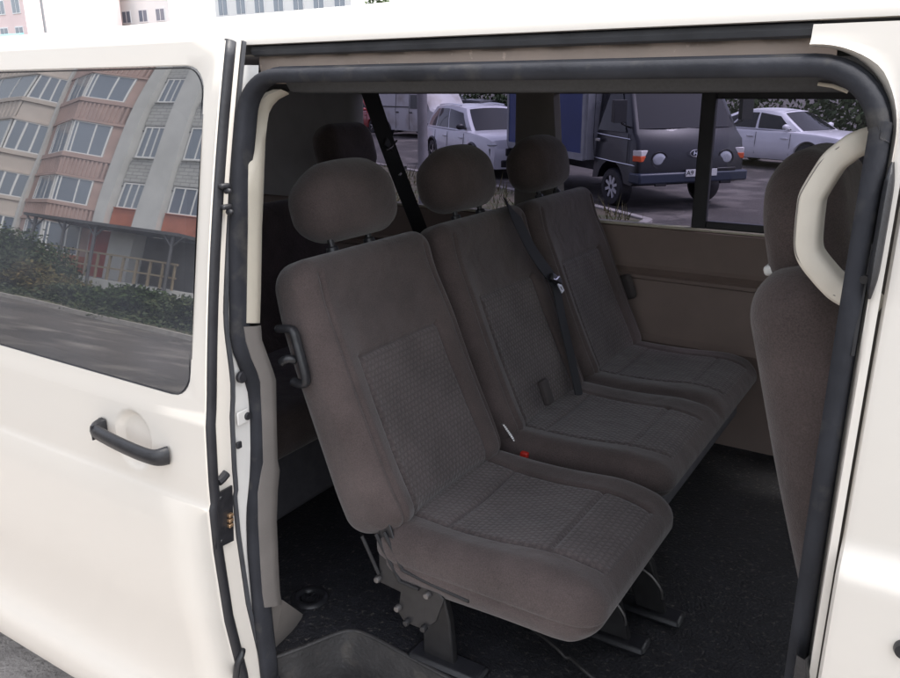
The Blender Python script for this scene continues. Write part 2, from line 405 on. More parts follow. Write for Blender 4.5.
# front pillar of the opening with its rounded upper corner
c = MB(); outer = []; inner = []
zc = LIPZ-.006; X1 = 1.0215
NI = 60
def inner_edge(t):
    """edge of the opening, from mid-top round the corner down to the sill"""
    if t < .15: return (.902+(XR-.085-.902)*t/.15, ZTOP+.022)
    if t < .4:
        a = R(90-90*(t-.15)/.25); return (XR-.085+.101*math.cos(a), ZTOP-.085+.107*math.sin(a))
    return (XR+.016, ZTOP-.085-(ZTOP-.085-.46)*(t-.4)/.6)
rows = []
for k in range(NI+1):
    t = k/NI; x, z = inner_edge(t)
    if t < .15: ox, oz = x, zc
    elif t < .4:
        f = (t-.15)/.25; xm = inner_edge(.15)[0]; zm_ = inner_edge(.4)[1]
        ox, oz = (xm+(X1-xm)*min(1, f*2), zc) if f < .5 else (X1, zc+(zm_-zc)*(2*f-1))
    else: ox, oz = X1, z
    ox = min(X1, ox); oz = min(zc, oz)
    b = (lambda z: B(z)+.002); row = [(x-.004, SYR(z)+.006, z), (x, SYR(z)-.006, z)]
    row += [(x+(ox-x)*.10, SYR(z)-.012, z+(oz-z)*.10), (x+(ox-x)*.16, (SYR(z)+b(z))/2-.004, z+(oz-z)*.16), (x+(ox-x)*.35, b(z+(oz-z)*.35), z+(oz-z)*.35), (x+(ox-x)*.7, b(z+(oz-z)*.7), z+(oz-z)*.7), (ox, b(oz), oz)]
    rows.append(row)
c.grid(rows)
c.build('front_pillar', PAINT, van, ang=60)
# front passenger door (closed), its skin running forward out of frame
FD = MB()
def fdy(z): return B(z)-.006+(-.010 if z < 1.19 else 0)
zsF = sorted(set(list(np.linspace(.36, 1.17, 22))+[1.18, 1.187, 1.194, 1.201, 1.208, 1.215, 1.222]+list(np.linspace(1.23, 1.30, 5))))
def fy(z):
    y = B(z)-.004
    if z < 1.225: y -= .022*(1-sstep(z, 1.180, 1.222))
    return y
fx0 = 1.0245
FD.grid([[(x, fy(z)+(.012 if x == fx0 else .003 if x == fx0+.004 else 0), z) for z in zsF] for x in (fx0, fx0+.004, fx0+.012, 1.3, 1.6, VX1)])
# window frame of the front door
zsU = np.linspace(1.30, LIPZ-.02, 14)
FD.grid([[(x, fy(z)+(.012 if x == fx0 else .003 if x == fx0+.004 else 0), z) for z in zsU] for x in (fx0, fx0+.004, fx0+.012, 1.155)])
FD.grid([[(x, fy(z), z) for z in np.linspace(1.745, LIPZ-.02, 4)] for x in (1.155, 1.5, 1.80)])
FD.grid([[(1.80+(1.9-z)*.35, fy(z), z), (1.87+(1.9-z)*.35, fy(z), z)] for z in np.linspace(1.30, LIPZ-.02, 8)])
fd = FD.build('front_door', PAINT, van)
c = MB(); c.grid([[(x if x < 1.5 else x+(1.8-z)*.35, fy(z)+.004, z) for z in np.linspace(1.30, 1.75, 10)] for x in (1.155, 1.82)])
c.build('door_window', FRONTGL, fd)
c = MB(); p = at(898, 647, y=-.04); c.lathe([(0, -.010), (.009, -.009), (.011, -.003), (.009, .02)], (p[0]+.006, fy(p[2]), p[2]), 'y'); c.build('door_lock', PLAST, fd)
# black rubber stop and door check on the front pillar
c = MB()
zz = np.linspace(at(880, 303, y=.03)[2], at(886, 163, y=.06)[2], 16)
rows = []
for i, z in enumerate(zz):
    e = 1-abs(2*i/15-1)**6; yb = B(z)-.004; x = XR+.0185; w = .0062*max(.25, e)
    rows.append([(x-w, yb+.006, z), (x-w*.8, yb-.010*e, z), (x, yb-.015*e, z), (x+w*.8, yb-.010*e, z), (x+w, yb+.006, z)])
c.grid(rows).build('door_stop', PLAST, van, ang=70)
c = MB(); zz = np.linspace(1.44, 1.57, 8)
c.grid([[(XR+.006, B(z)+.012, z), (XR+.009, B(z)+.002, z), (XR+.013, B(z)+.002, z)] for z in zz]); c.cyl((XR+.010, B(1.53)-.005, 1.53), (XR+.010, B(1.53)+.012, 1.53), .005)
c.build('stop_bracket', STEEL, van)
c = MB(); zz = np.linspace(.93, 1.055, 10)
c.grid([[(XR+.0, B(z)+.03, z), (XR+.004, B(z)-.004, z), (XR+.014+.008*math.sin(i/9*math.pi), B(z)-.008, z), (XR+.018+.008*math.sin(i/9*math.pi), B(z)+.006, z)] for i, z in enumerate(zz)])
for z in (.985, 1.005): c.lathe([(0, -.004), (.004, -.004), (.005, .004)], (XR+.009, B(z)-.007, z), 'y', 10)
c.build('door_catch', PLAST, van, ang=60)

# sliding door, slid back along the side
dx0, dx1 = -1.22, -.045
HZ0, HZ1, HX0, HX1 = 1.189, 1.783, -1.08, -.088
dr_h = rrect(HX0, HX1, HZ0, HZ1, .05)
sd = MB()
hy = D(1.07)
cx_h, cz_h = at(133.5, 440, y=hy)[0], at(133.5, 440, y=hy)[2]
def dish(x, z): q = math.hypot((x-cx_h)/.060, (z-cz_h)/.066); return .015*float(sstep(np.array(1-q), 0, .30))
def skin(mb, x0, x1, zs):
    xs = sorted(set([x0, x1]+list(np.linspace(cx_h-.066, cx_h+.066, 30))))
    mb.grid([[(x, D(z)+dish(x, z), z) for z in zs] for x in xs])
zl = sorted(set(list(DZ[DZ <= 1.175])+[.285, .33, .41, .45, .51, .64, .80, .978, 1.08, 1.132, 1.16, 1.178]+list(np.linspace(cz_h-.072, cz_h+.072, 32))))
skin(sd, dx0, dx1, zl)
# skin round the window: bridge the rounded hole to the outer rectangle
hole = dr_h; n = len(hole); ring = []
x0, x1, z0, z1 = dx0, dx1, 1.178, 1.826
for (hx, hz) in hole:
    cxm, czm = (x0+x1)/2, (HZ0+HZ1)/2; ddx, ddz = hx-cxm, hz-czm
    # square the corners radially on the four sides
    fx = (x1-cxm)/abs(ddx) if ddx > 0 else (cxm-x0)/abs(ddx); fz = (z1-czm)/abs(ddz) if ddz > 0 else (czm-z0)/abs(ddz)
    if hx > HX1-.001: ring.append((x1, hz))
    elif hx < HX0+.001: ring.append((x0, hz))
    elif hz > HZ1-.001: ring.append((hx, z1))
    elif hz < HZ0+.001: ring.append((hx, z0))
    else:
        ring.append((x1 if ddx > 0 else x0, z1 if ddz > 0 else z0))
lv = []
for s_ in (0, .1, .5, 1):
    lv.append([(a[0]+(b[0]-a[0])*s_, D(a[1]+(b[1]-a[1])*s_)+(.003 if s_ == 0 else 0), a[1]+(b[1]-a[1])*s_) for a, b in zip(hole, ring)])
sd.grid(lv, close_u=True)
# leading edge return and inner panel
zs = sorted(set(list(zl)+[q for q in np.linspace(1.178, 1.826, 24)]+list(np.linspace(.27, 1.178, 60))))
sd.grid([[(dx1, D(z), z) for z in zs], [(dx1+.001, D(z)+.007, z) for z in zs]])
sd.grid([[(dx1-.003, D(z)+.016, z) for z in zs], [(dx1-.002, D(z)+.030, z) for z in zs], [(dx1-.003, D(z)+TK(z)-.012, z) for z in zs], [(dx1-.02, D(z)+TK(z)-.004, z) for z in zs], [(dx1-.05, D(z)+TK(z)-.002, z) for z in zs]])
door = sd.build('sliding_door', PAINT, van, ang=30)
c = MB(); secb = [(.0075*math.cos(a), .0125*math.sin(a)) for a in np.linspace(0, 2*math.pi, 10, endpoint=False)]
c.sweep([(dx1-.0005, D(z)+.0155, z) for z in zs if z > .29], secb, up=(0, 1, .1)); c.build('edge_seal', RUBBER, door, ang=180)
c = MB(); zz = [z for z in zs if z > .35]; c.sweep([(dx1-.003, D(z)+TK(z)-.006, z) for z in zz], [(-.003, -.004), (.003, -.004), (.003, .004), (-.003, .004)], up=(0, 1, 0)); c.build('edge_strip', RAIL, door)
# window of the door: curved pane with black border
c = MB(); zs = np.linspace(1.182, 1.789, 90)
c.grid([[(x, GLY(z)+.0016+.00020*math.sin(z*24+x*1.1)+.00010*math.sin(x*17), z) for z in zs] for x in np.linspace(HX0-.006, HX1+.006, 60)])
dw = c.build('door_window', DOORGL, door, ang=180)
c = MB(); o2 = rrect(HX0, HX1, HZ0, HZ1, .05, 8); i2 = rrect(HX0+.002, HX1-.002, HZ0+.002, HZ1-.002, .048, 8)
c.grid([[(x, GLY(z)-.0005, z) for x, z in o2], [(x, GLY(z)+.0005, z) for x, z in i2]], close_u=True); c.build('window_gasket', RUBBER, dw, ang=180)
# inner lining of the door just behind the glass
c = MB(); o2 = rrect(-1.14, -.10, 1.20, 1.79, .05, 8); i2 = rrect(-1.02, -.145, 1.27, 1.71, .06, 8)
c.grid([[(x, GLY(z)+.030, z) for x, z in o2], [(x, GLY(z)+.030, z) for x, z in i2], [(x, GLY(z)+.040, z) for x, z in i2]], close_u=True); c.build('door_lining', DARKT, door)
# door handle: dished cup + pull bar
hl = at(97, 428, y=hy-.02); hr = at(162, 459, y=hy-.015)
zl_ = lambda f: hl[2]+(hr[2]+.004-hl[2])*f+.002*math.sin(f*math.pi)
xl_ = lambda f: hl[0]+(hr[0]-hl[0])*f
pp = [(xl_(-.02), hy-.004, zl_(0)), (xl_(.03), hy-.028, zl_(.03)), (xl_(.22), hy-.034, zl_(.22)), (xl_(.5), hy-.036, zl_(.5)), (xl_(.78), hy-.033, zl_(.78)), (xl_(.96), hy-.024, zl_(.96)), (xl_(1.02), hy-.003, zl_(1.0))]
P = smooth_path(pp, 6); c = MB(); m = len(P); hyo = 0
sec0 = [(math.cos(a), math.sin(a)) for a in np.linspace(0, 2*math.pi, 12, endpoint=False)]
rows = []
for i, q in enumerate(P):
    t = i/(m-1); w = .0155+.004*sstep(t, .75, .95)+.002*sstep(1-t, .8, 1); tt = _u(np.array(P[min(i+1, m-1)])-np.array(P[max(i-1, 0)]))
    nrm = np.cross(tt, np.array([0, 0, 1.])); nrm = _u(nrm); upv = np.cross(nrm, tt)
    rows.append([q+nrm*a*.011+upv*b*w for a, b in sec0])
c.grid(rows, close_u=True)
hd = c.build('door_handle', PLAST, door, ang=180)
c = MB(); c.box((hl[0]+.012, hy-.033, hl[2]-.001), (.003, .016, .031)); c.build('handle_joint', RUBBER, hd)
c = MB(); q = (hl[0]-.010, hy-.012, hl[2]+.001)
c.add([(q[0]-.010, hy-.002, q[2]-.012), (q[0]+.014, hy-.026, q[2]-.015), (q[0]+.014, hy-.026, q[2]+.014), (q[0]-.010, hy-.002, q[2]+.012), (q[0]+.016, hy-.001, q[2]-.015), (q[0]+.016, hy-.001, q[2]+.014)], [(0, 1, 2, 3), (0, 4, 1), (3, 2, 5), (1, 4, 5, 2)])
c.build('handle_cap', PLAST, hd, bevel=.004)
# contact block on the leading edge
def edge_pt(u, v): return at(u, v, x=dx1+.002)
blk = [edge_pt(*p) for p in ((217, 493), (231, 485), (232.5, 540), (214, 549))]
c = MB(); c.prism(blk, (.004, 0, 0)); cb = c.build('contact_block', PLAST, door)
for k in range(3):
    p = at(230.5, 515+5*k, x=dx1+.010); c = MB(); c.box(p, (.008, .011, .0065)); c.build('contact_pin', GOLD, cb, bevel=.001)
for u, v in ((221, 498), (222, 541)):
    c = MB(); p = at(u, v, x=dx1+.006); c.lathe([(0, .002), (.003, .0015), (.004, 0)], p, 'x', 10); c.build('contact_screw', PLAST, cb)
c = MB(); c.cyl(edge_pt(219.5, 481), edge_pt(225.5, 474), .0075); c.tube([edge_pt(218, 482), edge_pt(222, 478.5), edge_pt(226.5, 473)], .009, 8); c.build('edge_slot', RUBBER, door)
for (u, v) in ((224, 186), (226, 207)):
    p = at(u, v, x=dx1+.01); c = MB(); c.box(p, (.012, .022, .009)); c.lathe([(0, .012), (.0045, .011), (.006, 0)], (p[0], p[1]+.004, p[2]-.009), 'x', 12); c.build('door_buffer', RUBBER, door, bevel=.003)
p = at(236, 664, x=dx1+.004); c = MB(); c.tube(smooth_path([p+np.array([0, -.004, -.03]), p+np.array([.004, 0, 0]), p+np.array([.006, .012, .018]), p+np.array([0, .02, .022])], 5), .007, 8); c.build('door_hook', PLAST, door, ang=180)
# bits on the jamb
for (u, v, r_) in ((242, 377, .012), (247.5, 416, .008)):
    p = at(u, v, x=XL+.0015); c = MB(); c.lathe([(0, .004), (r_*.8, .004), (r_, .002), (r_, -.004)], p, 'x', 16); c.build('jamb_plug', RUBBER, van)
c = MB(); p = at(239, 445, x=XL+.0005); c.box(p, (.006, .012, .014)); c.build('jamb_slot', RUBBER, van, bevel=.002)
c = MB(); p = at(243, 417, x=XL-.001); c.box(p, (.004, .030, .028)); c.build('striker_plate', JAMB, van, bevel=.004)

# ---- interior
# near rear pillar trim (light upper, grey lower)
def trim_strip(pxs, x, name, m, th=.012, xi=None):
    c = MB(); rows = []
    for (u0, u1, v) in pxs:
        a = at(u0, v, x=x); b_ = at(u1, v, x=x)
        a = a+np.array([0, -.014, 0]); w = b_-a
        rows.append([a+np.array([-.02, -.004, 0]), a, a+w*.5+np.array([.004, 0, 0]), a+w*.92+np.array([.001, 0, 0]), b_+np.array([-.006, 0, 0]), b_+np.array([-.05, .012, 0])])
    c.grid(rows); return c.build(name, m, van, ang=60)
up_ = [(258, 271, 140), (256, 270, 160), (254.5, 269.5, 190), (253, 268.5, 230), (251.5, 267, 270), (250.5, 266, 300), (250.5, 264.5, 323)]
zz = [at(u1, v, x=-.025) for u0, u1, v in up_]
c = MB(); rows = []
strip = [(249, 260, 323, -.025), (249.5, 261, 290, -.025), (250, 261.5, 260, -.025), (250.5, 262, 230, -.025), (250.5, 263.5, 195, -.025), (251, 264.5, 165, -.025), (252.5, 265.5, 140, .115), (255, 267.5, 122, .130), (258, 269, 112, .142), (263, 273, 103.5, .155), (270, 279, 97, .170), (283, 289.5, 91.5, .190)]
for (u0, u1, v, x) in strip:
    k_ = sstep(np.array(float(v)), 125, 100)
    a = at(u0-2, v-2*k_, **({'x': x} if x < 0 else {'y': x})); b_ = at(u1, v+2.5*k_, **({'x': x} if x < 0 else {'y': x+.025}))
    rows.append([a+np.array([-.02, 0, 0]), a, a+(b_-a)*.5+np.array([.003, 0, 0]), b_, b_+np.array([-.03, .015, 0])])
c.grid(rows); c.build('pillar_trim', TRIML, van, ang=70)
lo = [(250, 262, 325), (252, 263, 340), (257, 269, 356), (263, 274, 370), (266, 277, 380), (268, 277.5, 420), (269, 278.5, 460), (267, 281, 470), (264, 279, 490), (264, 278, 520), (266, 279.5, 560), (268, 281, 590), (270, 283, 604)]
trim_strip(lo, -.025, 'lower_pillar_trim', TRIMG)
c = MB(); foot = [at(268, 595, x=-.03), at(283, 600, x=-.03), at(303, 614, z=.565), at(272, 662, z=.50), at(270, 640, x=-.03)]
c.prism(foot, (-.006, .004, -.012)); c.build('pillar_foot', TRIMG, van, bevel=.003)
# floor with step well
fz = .54
edge = [at(u, v, z=fz) for u, v in ((270, 661), (300, 650), (335, 636), (352, 633), (372, 640), (405, 658), (440, 677))]
edge = smooth_path([(p[0], p[1]) for p in edge], 5)
edge = [(-.30, edge[0][1]-.01)]+[tuple(e) for e in edge]+[(.5, edge[-1][1]-.008), (1.3, edge[-1][1]-.01)]
c = MB(); c.grid([[(x, y, fz) for x, y in edge], [(x, max(y+.015, .24), fz+.0005) for x, y in edge], [(x, .6, fz) for x, y in edge], [(x, 1.77, fz) for x, y in edge]])
c.grid([[(VX0+.1, .1, fz), (VX0+.1, 1.77, fz)], [(-.30, .1, fz), (-.30, 1.77, fz)]])
c.grid([[(1.3, .1, fz), (1.3, 1.77, fz)], [(VX1, .1, fz), (VX1, 1.77, fz)]])
c.build('floor', CARPET, van, fixn=True)
c = MB(); rows = []
for i in range(7):
    t = i/6; rows.append([(x, y-.001-.004*math.sin(t*math.pi/2)-.018*t, fz+.003-.10*t if t > .15 else fz+.004) for x, y in edge])
rows.append([(x, .02, fz-.12) for x, y in edge]); c.grid(rows)
for k in range(9): c.box((.02+.1*k, .09, fz-.113), (.06, .012, .006))
c.build('step_well', STEPM, van, ang=50)
c = MB(); c.tube([(x, y+.006, fz+.003) for x, y in edge], .006, 8, sq=.7); c.build('step_edge', STEPM, van, ang=180)
# cup ring in the floor
p = at(310, 598, z=fz)
c = MB(); c.lathe([(.020, -.01), (.026, .004), (.034, .008), (.042, .007), (.047, .001)], (p[0], p[1], fz), 'z', 32); c.lathe([(0, .002), (.02, .002), (.022, .006)], (p[0], p[1], fz), 'z', 24)
c.box((p[0], p[1], fz+.006), (.03, .006, .004)); c.box((p[0], p[1], fz+.006), (.006, .03, .004)); c.build('floor_socket', PLAST, van, ang=60)
# far wall: trim panel, window frame, glass, pillars, header
FY = 1.75
zw = at(640, 226, y=FY)[2]; zwt = at(640, 94, y=FY)[2]
zg = [at(680, v, y=FY)[2] for v in (240, 270, 276, 281, 286, 342)]
prf = [(FY+.012, zw), (FY-.012, zw-.004), (FY-.018, zg[0]), (FY-.022, zg[1]+.012), (FY-.030, zg[1]), (FY-.018, zg[2]), (FY-.032, zg[2]-.006), (FY-.032, zg[3]), (FY-.018, zg[3]-.006), (FY-.022, zg[4]), (FY-.030, zg[5]+.02), (FY-.045, zg[5]), (FY-.04, zg[5]-.012), (FY-.035, .60), (FY-.05, .54)]
c = MB(); c.grid([[(x, y, z) for y, z in prf] for x in np.linspace(VX0+.2, 1.02, 12)])
c.build('far_wall_panel', TRIMF, van, ang=30)
c = MB(); c.grid([[(x, y, z) for y, z in prf[:3]+[(FY-.05, 1.0), (FY-.02, .6)]] for x in (1.02, VX1)]); c.build('front_door_panel', DARKT, van)
c = MB(); c.box2((VX0+.2, FY-.004, zw-.001), (1.02, FY+.03, zw+.009)); c.build('window_sill', TRIML, van, bevel=.003)
c = MB(); c.grid([[(x, y, z) for y, z in ((FY+.03, zwt), (FY-.01, zwt+.003), (FY-.04, zwt+.03), (FY-.12, zwt+.07), (FY-.3, zwt+.10))] for x in (VX0+.2, 0, VX1)]); c.build('far_header', HEAD, van)
def pillar(x0t, x1t, x0b, x1b, name, m=TRIMG, d=.02, zb_=None):
    zb_ = zb_ or zw+.006; c = MB(); rows = []
    for t in np.linspace(0, 1, 7):
        z = zb_+(zwt+.01-zb_)*t; fl = .03*(1-t)**4*(1 if x0b < x0t+.2 else 0)
        a, b_ = x0b+(x0t-x0b)*t, x1b+(x1t-x1b)*t
        rows.append([(a, FY+.035, z), (a+.004, FY-d*.4, z), (a+.03, FY-d, z), (b_-.03, FY-d, z), (b_-.004, FY-d*.4, z), (b_, FY+.035, z)])
    c.grid(rows); return c.build(name, m, van, ang=50)
pillar(-.362, -.205, -.362, -.165, 'far_pillar', TRIMG)
pillar(-2.5, -1.10, -2.5, -1.12, 'rear_corner_trim', TRIMR, .05)
pillar(.80, 1.03, .80, 1.05, 'far_front_pillar', DARKT)
xd0, xd1 = at(692, 225, y=FY+.02)[0], at(706, 228, y=FY+.02)[0]
c = MB(); c.box2((xd0, FY+.006, zw+.008), (xd1, FY+.034, zwt+.02)); c.box2((xd1, FY+.008, zw+.008), (.82, FY+.03, zw+.034)); c.box2((xd1, FY+.010, zwt-.016), (.82, FY+.03, zwt+.02))
c.build('window_divider', RUBBER, van, bevel=.004)
for (x0, x1) in ((-1.12, -.335), (-.22, xd0+.004), (xd1-.004, .81)):
    c = MB(); c.grid([[(x, FY+.038, z) for z in (zw-.02, zwt+.04)] for x in (x0, x1)]); c.build('far_window', TINT, van, smooth=False)
# far outer skin
c = MB()
for (x0, x1, z0, z1) in ((VX0+.02, VX1, .3, zw-.006), (VX0+.02, -1.13, zw-.006, LIPZ), (VX0+.02, VX1, zwt+.03, LIPZ), (.80, .98, zw-.006, zwt+.03), (-.335, -.22, zw-.006, zwt+.03)):
    c.grid([[(x, FY+.125-max(0, z-1.2)*.14, z) for z in np.linspace(z0, z1, 5)] for x in (x0, x1)])
c.build('far_side', PAINT, van)
# tail
c = MB(); c.box2((VX0+.03, .05, .35), (VX0+.08, 1.85, 1.12)); c.box2((VX0+.03, .1, 1.12), (VX0+.08, .28, 1.84)); c.box2((VX0+.03, 1.62, 1.12), (VX0+.08, 1.80, 1.84)); c.box2((VX0+.03, .28, 1.70), (VX0+.08, 1.62, 1.84))
tg = c.build('tailgate', PAINT, van, bevel=.01)
c = MB(); c.grid([[(VX0+.07, y, z) for z in (1.12, 1.70)] for y in (.28, 1.62)]); c.build('tailgate_window', glass('rear_glass', (.85, .86, .9), 1.4), tg, smooth=False)
c = MB(); c.grid([[(VX0+.11, y, z) for z in (.54, 1.14)] for y in (.12, 1.75)]); c.grid([[(VX0+.12, .26, z) for z in (1.1, 1.8)], [(VX0+.14, .1, z) for z in (1.1, 1.8)]]); c.build('tailgate_lining', DARKT, tg)
# inner ceiling and near rear side lining
c = MB(); c.grid([[(x, y, LIPZ-.012) for y in (.30, 1.0, 1.65)] for x in (VX0+.1, 0, 1.9)]); c.build('headliner', TRIMR, van)
c = MB(); c.grid([[(x, .105+max(0, z-1.2)*.14, z) for z in (.54, 1.0, 1.25, 1.78)] for x in (VX0+.1, -.09)]); c.build('rear_side_lining', TRIMR, van)
# wheels
for x in (-1.75,):
    for (y0, y1) in ((.02, .24), (1.66, 1.88)):
        c = MB(); c.lathe([(.20, y0), (.31, y0+.01), (.33, y0+.04), (.33, y1-.04), (.31, y1-.01), (.20, y1)], (x, 0, .33), 'y', 36); w = c.build('wheel', RUBBER, van)
        c = MB(); c.lathe([(0, y0+.03), (.06, y0+.02), (.19, y0+.03), (.205, y0+.005)], (x, 0, .33), 'y', 30); c.build('rim', STEEL, w)
# dashboard and front bulkhead so that the cabin closes
c = MB(); c.prism([(1.75, .12, .54), (1.75, .12, 1.15), (1.95, .12, 1.28), (VX1+.3, .12, 1.22), (VX1+.3, .12, .54)], (0, 1.64, 0)); c.build('dashboard', DARKT, van, bevel=.03)
c = MB(); c.grid([[(2.0, y, LIPZ+.04) for y in (.16, .95, 1.74)], [(2.30, y, 1.5) for y in (.13, .95, 1.77)], [(2.55, y, 1.2) for y in (.12, .95, 1.78)]]); c.build('windscreen', FRONTGL, van)
c = MB(); c.grid([[(2.55, y, 1.2) for y in (.06, .95, 1.84)], [(2.9, y, 1.02) for y in (.1, .95, 1.8)], [(3.0, y, .8) for y in (.14, .95, 1.76)], [(3.02, y, .3) for y in (.14, .95, 1.76)]]); c.grid([[(VX1, y, 1.205), (2.9, y, 1.0), (2.98, y, .3), (VX1, y, .3)] for y in (.0, .04)]); c.build('bonnet', PAINT, van)
# grab handle on the front pillar with pillar trim
hp = [(872, 136), (858, 144), (846, 152), (835, 161), (826, 174), (818, 187), (813, 197), (811, 210), (809.5, 225), (808.5, 241), (810, 252), (815, 261), (823, 271), (832, 281), (841, 289), (856, 296), (872, 303)]
path = [at(u, v, y=.165) for u, v in hp]; path[0] += np.array([.012, .02, 0]); path[-1] += np.array([.012, .02, 0]); path = smooth_path(path, 4)
c = MB(); sec = [(.0165*math.copysign(abs(math.cos(a))**.5, math.cos(a)), .024*math.copysign(abs(math.sin(a))**.5, math.sin(a))) for a in np.linspace(0, 2*math.pi, 20, endpoint=False)]
c.sweep(path, sec, up=(0, 1, 0)); gh = c.build('grab_handle', mat('handle_cream', (.70, .65, .56), .5, noise=(30, .03), bump=(500, .05)), van, ang=180)
c = MB(); c.sweep([p+np.array([-.0135, -.0212, 0]) for p in path[4:-4]], [(-.0006, -.0012), (.0006, -.0012), (.0006, .0012), (-.0006, .0012)], up=(0, 1, 0)); c.build('handle_seam', TRIMG, gh)
c = MB(); zz = np.linspace(.56, 1.76, 14)
c.grid([[(XR-.005, SYR(z)+.03, z), (XR-.012, SYR(z)+.06, z), (XR+.02, SYR(z)+.10, z), (XR+.09, SYR(z)+.10, z)] for z in zz]); c.build('front_pillar_trim', TRIMG, van)

# ---- hanging rear seat belt
a, b_, d_ = at(368, 88, x=-.55), at(393, 160, x=-.55), at(424, 240, x=-.55)
def strap(pts, w, t=.0016, side=None):
    P = smooth_path(pts, 6); c = MB(); c.sweep(P, [(-w/2, -t), (w/2, -t), (w/2, t), (-w/2, t)], up=side if side is not None else (.8, -.55, .1)); return c
bl = strap([a, b_, d_, at(436, 275, x=-.55)], .054).build('rear_seat_belt', BELT, van)
q = at(388.5, 145, x=-.555); c = MB(); c.box(q+np.array([.006, -.004, 0]), (.012, .062, .030), Matrix.Rotation(-.5, 3, 'X')); c.build('belt_guide', PLAST, bl, bevel=.004)
c = MB(); c.tube([q+np.array([.012, -.03, -.014]), q+np.array([.014, 0, -.004]), q+np.array([.012, .03, .012])], .004, 8); c.build('belt_slot', CHROME, bl)
q = at(401, 171, x=-.555); c = MB(); c.box(q+np.array([.008, -.002, 0]), (.008, .05, .010), Matrix.Rotation(.5, 3, 'X')); c.build('belt_stop', CHROME, bl, bevel=.002)

# =================================================================== SEATS
TH = R(21)
def seat_M(x0, y0, z0, th=TH):
    """local X (face) tilted up by th, local Z (length) leaning back by th"""
    return Matrix.Translation((x0, y0, z0))@Matrix.Rotation(-th, 4, 'Y')
def flat_M(x0, y0, z0, th=0):
    """cushion: local X -> up, local Z -> forward, local Y -> across (mirrored rotation keeps handedness)"""
    m = Matrix(((0, 0, 1, x0), (0, 1, 0, y0), (1, 0, 0, z0), (0, 0, 0, 1)))
    m = Matrix(((0, 0, 1, x0), (0, -1, 0, y0), (1, 0, 0, z0), (0, 0, 0, 1)))
    return m@Matrix.Rotation(th, 4, 'Y')
BH, BW = .300, .246
def back_shape(p):
    t = (p[:, 2]+BH)/(2*BH)
    s_ = 1-.045*sstep(t, .6, 1.0)-.03*sstep(1-t, .8, 1); p[:, 1] *= s_
    p[:, 0] *= 1.08-.22*t
    p[:, 0] += -.012*np.sin(t*math.pi)*sstep(p[:, 0], 0, .06)+.010*sstep(t, .8, 1)
    return p
def backrest(parent, y0, x0=.148, z0=.84, pt=.072, bw=BW):
    pw = .146
    def feat(y, z):
        f = np.zeros_like(y)
        f += .016*bump1(np.abs(y), bw-.045, .045)*sstep(z, .28, .05)          # bolsters
        f -= .006*bump1(y, 0, .12)
        f += .004*bump1(y, 0, .10)*bump1(z, -.16, .08)
        return f
    wt = pw; wb = .160; zt_ = pt
    lines = [(-wt, zt_, wt, zt_), (-wt, zt_, -wb, -.36), (wt, zt_, wb, -.36), (-wt-.02, .25, -wt-.004, zt_), (wt+.02, .25, wt+.004, zt_)]
    lines = lines[:3]+[(-bw+.050, .26, -bw+.040, -.30), (bw-.050, .26, bw-.040, -.30)]
    def pan(y, z): return (z < zt_) & (np.abs(y) < wt+(wb-wt)*(zt_-z)/(zt_+.36))
    M = seat_M(x0, y0, z0)@Matrix.Translation((0, 0, BH))
    b = cushion('backrest', (.070, bw, BH), .052, parent, M, lines, pan, feat, back_shape)
    return b, M
def headrest(parent, M, h=BH, wid=.150, big=1., dy=.008):
    """lens-shaped pad on two posts, in the frame of its backrest"""
    Mh = M@Matrix.Translation((.012, dy, h+.108*big))@Matrix.Rotation(R(9), 4, 'Y')
    def shp(p):
        t = p[:, 2]/(.089*big)
        p[:, 1] *= 1-.24*np.clip(t, 0, 1)**1.8-.09*np.clip(-t, 0, 1)**2.0; p[:, 2] -= .016*(p[:, 1]/wid)**2*(t > 0)*t
        p[:, 0] *= 1-.28*np.clip(t, 0, 1)**2
        p[:, 0] += -.022*(p[:, 1]/wid)**2
        return p
    hd = cushion('headrest', (.062*big, wid, .089*big), .060*big, parent, Mh, shape=shp, n=(10, 28, 22),
                 feat=lambda y, z: .006*bump1(y, 0, .1)-.002*bump1(z, -.075, .004), mats=(CLOTH,))
    for s_ in (-1, 1):
        c = MB(); a = M@Vector((.004, s_*.065, h-.02)); b_ = M@Vector((.010, s_*.065, h+.06)); c.cyl(a, b_, .007); po = c.build('headrest_post', STEEL, parent)
        c = MB(); c.cyl(M@Vector((.004, s_*.065, h-.012)), M@Vector((.005, s_*.065, h+.012)), .016, r2=.013); c.build('post_collar', PLAST, po, bevel=.003)
    return hd

